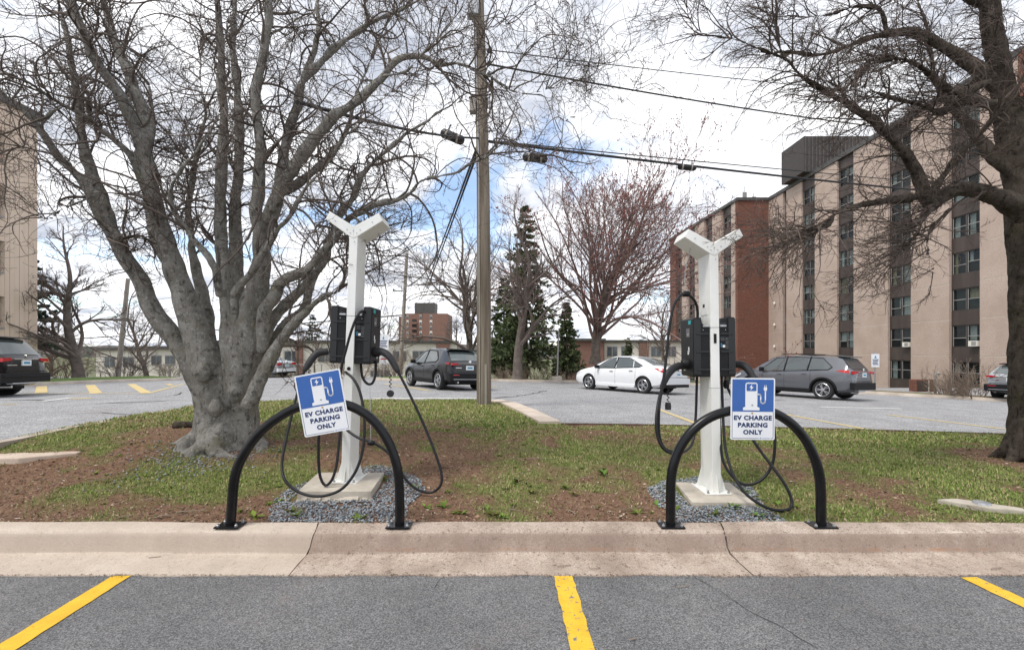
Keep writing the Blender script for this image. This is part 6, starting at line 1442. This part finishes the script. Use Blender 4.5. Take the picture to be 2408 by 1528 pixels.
for n, y0, y1, h0, h1, wd in ((330000, 3.42, 6.6, .012, .038, .0042), (190000, 6.0, 14.2, .02, .05, .009)):
    X, Y = scatter(n, y0, y1, 1.0); mk = gmask(X, Y); k = (rng.random(len(X)) < np.clip((mk - .08) * 1.15, .17, .9)) & offpad(X, Y); g_ = ingrav(X, Y); k &= ~g_ | (rng.random(len(X)) < .05); k &= ~inpoly(X, Y, KSTRIP)
    X, Y, mk = X[k], Y[k], mk[k]; Z = gzv(X, Y); m_ = len(X)
    a = rng.random(m_) * 6.283; h = rng.uniform(h0, h1, m_) * (.7 + .5 * mk); tl = rng.uniform(.2, 1.1, m_); w_ = wd * rng.uniform(.7, 1.5, m_)
    d = np.stack([np.cos(a), np.sin(a), np.zeros(m_)], 1); q = np.stack([-np.sin(a), np.cos(a), np.zeros(m_)], 1); B = np.stack([X, Y, Z - .004], 1)
    tip = B + d * (h * np.sin(tl))[:, None] + np.array([0, 0, 1.0]) * (h * np.cos(tl))[:, None]
    V = np.stack([B - q * w_[:, None], B + q * w_[:, None], tip], 1); Vs.append(V.reshape(-1, 3))
    f = rng.random(m_)[:, None]; gr = np.array([.10, .165, .028]) * (1 - f) + np.array([.26, .31, .09]) * f; dry = rng.random(m_)[:, None] < np.where(vnoise(X * .8, Y * .8, 31, 3) > .5, .5, .28)[:, None]
    c = np.where(dry, np.array([.40, .33, .18]) * (.6 + .6 * f), gr) * (.75 + .35 * mk[:, None]); Cs.append(np.repeat(c, 3, 0))
V = np.concatenate(Vs); o = npmesh('grass', V, np.arange(len(V)).reshape(-1, 3), 'blade', None, colr=np.concatenate(Cs)); struct(o, 'stuff'); o['label'] = 'short patchy spring grass on the island'
# litter and crumbs of soil
X, Y = scatter(150000, 3.42, 8.5, 1.3); mk = gmask(X, Y); k = (rng.random(len(X)) < 1.05 - mk) & offpad(X, Y); X, Y = X[k], Y[k]; m_ = len(X); Z = gzv(X, Y) + .004
a = rng.random(m_) * 6.283; s1 = rng.uniform(.003, .011, m_) * rng.choice([1, 1, 1, 1, 2.0], m_); s2 = s1 * rng.uniform(.25, .7, m_); tz = rng.normal(0, .35, (m_, 2))
d = np.stack([np.cos(a), np.sin(a), tz[:, 0]], 1) * s1[:, None]; q = np.stack([-np.sin(a), np.cos(a), tz[:, 1]], 1) * s2[:, None]; B = np.stack([X, Y, Z], 1)
V = np.stack([B - d, B - q, B + d, B + q], 1).reshape(-1, 3)
pal = np.array([[.09, .055, .038], [.18, .11, .074], [.27, .18, .12], [.37, .28, .19], [.15, .08, .055], [.48, .40, .31], [.07, .05, .04]]); c = pal[rng.choice(7, m_, p=[.18, .22, .2, .18, .1, .05, .07])] * rng.uniform(.7, 1.2, (m_, 1))
o = npmesh('leaf_litter', V, np.arange(len(V)).reshape(-1, 4), 'litter', None, colr=np.repeat(c, 4, 0)); struct(o, 'stuff')
# gravel round the pads and a scatter by the roots
oct_ = np.array([[1, 0, 0], [0, 1, 0], [-1, 0, 0], [0, -1, 0], [0, 0, .8], [0, 0, -.6]]); of = np.array([[0, 1, 4], [1, 2, 4], [2, 3, 4], [3, 0, 4], [1, 0, 5], [2, 1, 5], [3, 2, 5], [0, 3, 5]])
PX_ = []; PY_ = []
for gp, n in ((GRAV[0], 9500), (GRAV[1], 8500)):
    ax = [p[0] for p in gp]; ay = [p[1] for p in gp]; X = rng.uniform(min(ax) - .1, max(ax) + .1, n); Y = rng.uniform(min(ay) - .02, max(ay) + .1, n)
    cxg, cyg = np.mean(ax), np.mean(ay); sc_ = 1 + .18 * (vnoise(X * 3, Y * 3, 41, 3) - .4); k = inpoly(cxg + (X - cxg) / sc_, cyg + (Y - cyg) / sc_, gp) & offpad(X, Y) & (Y > 3.45); PX_.append(X[k]); PY_.append(Y[k])
X = rng.normal(-3.35, .35, 900); Y = rng.normal(5.0, .28, 900); PX_.append(X); PY_.append(Y)
X = np.concatenate(PX_); Y = np.concatenate(PY_); m_ = len(X); s = rng.uniform(.006, .0135, m_); S3 = np.stack([s * rng.uniform(.7, 1.4, m_), s * rng.uniform(.7, 1.4, m_), s * rng.uniform(.6, 1.1, m_)], 1); a = rng.random(m_) * 6.283
P = oct_[None] * rng.uniform(.7, 1.25, (m_, 6, 1)) * S3[:, None]; ca, sa = np.cos(a)[:, None], np.sin(a)[:, None]
P = np.stack([P[..., 0] * ca - P[..., 1] * sa, P[..., 0] * sa + P[..., 1] * ca, P[..., 2]], -1) + np.stack([X, Y, gzv(X, Y) + rng.uniform(0, .014, m_)], 1)[:, None]
g_ = rng.uniform(.13, .42, (m_, 1)) ; c = g_ * np.array([.92, 1.0, 1.06]); c = np.where(rng.random((m_, 1)) < .06, np.array([.3, .2, .15]), c)
o = npmesh('gravel', P.reshape(-1, 3), (of[None] + np.arange(m_)[:, None, None] * 6).reshape(-1, 3), 'stone', None, colr=np.repeat(c, 6, 0)); struct(o, 'stuff')
# weeds: leafy rosettes
wx_, wy_ = [], []
for u, v in ((1660, 0),): pass
px_w = [(1045, 1195), (1085, 1210), (1180, 1218), (1145, 1200), (1330, 1150), (1290, 1130), (1220, 1135), (1420, 1120), (1500, 1205), (1545, 1190), (565, 1205), (600, 1215), (655, 1180), (690, 1205), (1590, 1200), (1750, 1160), (1720, 1195), (1790, 1175), (1830, 1190), (1870, 1195), (1350, 1165), (1405, 1195), (900, 1130), (980, 1150), (700, 1215), (845, 1222), (1640, 1205), (1680, 1215), (1780, 1215), (1000, 1195), (1250, 1160), (1160, 1215)]
for u, v in px_w: p = GG(u, v); wx_.append(p.x); wy_.append(p.y)
X, Y = scatter(1500, 3.45, 7.5, 1.2); k = (rng.random(len(X)) < gmask(X, Y) * .9) & offpad(X, Y); wx_ = np.concatenate([wx_, X[k]]); wy_ = np.concatenate([wy_, Y[k]]); V = []; C = []; Fw = []; o_ = 0; zz = gzv(wx_, wy_)
for i in range(len(wx_)):
    big = i < len(px_w); n = rng.integers(7, 15); L0 = rng.uniform(.05, .10) if big else rng.uniform(.02, .05); bc = np.array([.085, .14, .025]) * rng.uniform(.7, 1.5) + rng.uniform(0, .05, 3) * np.array([1, 1, .2])
    for j in range(n):
        a = rng.random() * 6.283; l = L0 * rng.uniform(.6, 1.2); e_ = rng.uniform(.2, 1.0); d = np.array([math.cos(a) * math.cos(e_), math.sin(a) * math.cos(e_), math.sin(e_)]); q = np.array([-math.sin(a), math.cos(a), 0]) * l * rng.uniform(.08, .18); b0 = np.array([wx_[i], wy_[i], zz[i]])
        V += [b0, b0 + d * l * .5 + q, b0 + d * l + np.array([0, 0, -.2 * l]), b0 + d * l * .5 - q]; Fw.append((o_, o_ + 1, o_ + 2, o_ + 3)); o_ += 4; C += [bc * rng.uniform(.8, 1.2)] * 4
o = npmesh('weeds', np.array(V), np.array(Fw), 'blade', None, colr=np.array(C)); struct(o, 'stuff')
# fallen twigs
tw = MB(); rs = random.Random(9)
for i in range(70):
    x, y = rs.uniform(-5, 6), rs.uniform(3.5, 6.5); a = rs.random() * 6.28; l = rs.uniform(.05, .25); z = gz0(x, y) + .015
    tw.tube([(x + math.cos(a) * l * s + rs.uniform(-.01, .01), y + math.sin(a) * l * s, z + rs.uniform(-.004, .01)) for s in (0, .3, .6, 1)], [.004, .004, .003, .0015], 4)
for u, v in ((2105, 1300), (1385, 1338), (1310, 1332), (350, 1312), (2330, 1338), (1480, 1506), (905, 1345), (1590, 1380)):
    z = .014 if v < 1352 else .006; p = hit(u, v, lambda X, Y: z, 1.5); a = rs.random(); l = rs.uniform(.03, .1); tw.tube([(p.x, p.y, p.z + .004), (p.x + l * .5, p.y + .01 * a, p.z + .006), (p.x + l, p.y + .02, p.z + .004)], .0028, 4)
o = tw.build('fallen_twigs', 'twig_pale'); struct(o, 'stuff')

# grit, bark crumbs and leaf scraps caught along the gutter and on the paving
m1 = 2600; X = rng.uniform(-5.5, 5.5, m1); Y = 2.975 - np.abs(rng.normal(0, .02, m1)); Z = np.full(m1, .008)
m2_ = 500; X2 = rng.uniform(-5, 5, m2_); Y2 = rng.uniform(1.9, 2.95, m2_); m3 = 260; X3 = rng.uniform(-5, 5, m3); Y3 = rng.uniform(3.0, 3.22, m3)
X = np.concatenate([X, X2, X3]); Y = np.concatenate([Y, Y2, Y3]); Z = np.concatenate([Z, np.full(m2_, .005), np.full(m3, .021)]); m_ = len(X)
a = rng.random(m_) * 6.283; s1 = rng.uniform(.002, .007, m_); d = np.stack([np.cos(a), np.sin(a), rng.normal(0, .2, m_)], 1) * s1[:, None]; q = np.stack([-np.sin(a), np.cos(a), np.zeros(m_)], 1) * (s1 * rng.uniform(.3, .8, m_))[:, None]; B = np.stack([X, Y, Z + .003], 1)
V = np.stack([B - d, B - q, B + d, B + q], 1).reshape(-1, 3); c = pal[rng.choice(7, m_, p=[.3, .2, .08, .06, .2, .04, .12])] * rng.uniform(.5, 1.1, (m_, 1))
struct(npmesh('gutter_grit', V, np.arange(len(V)).reshape(-1, 4), 'litter', None, colr=np.repeat(c, 4, 0)), 'stuff')
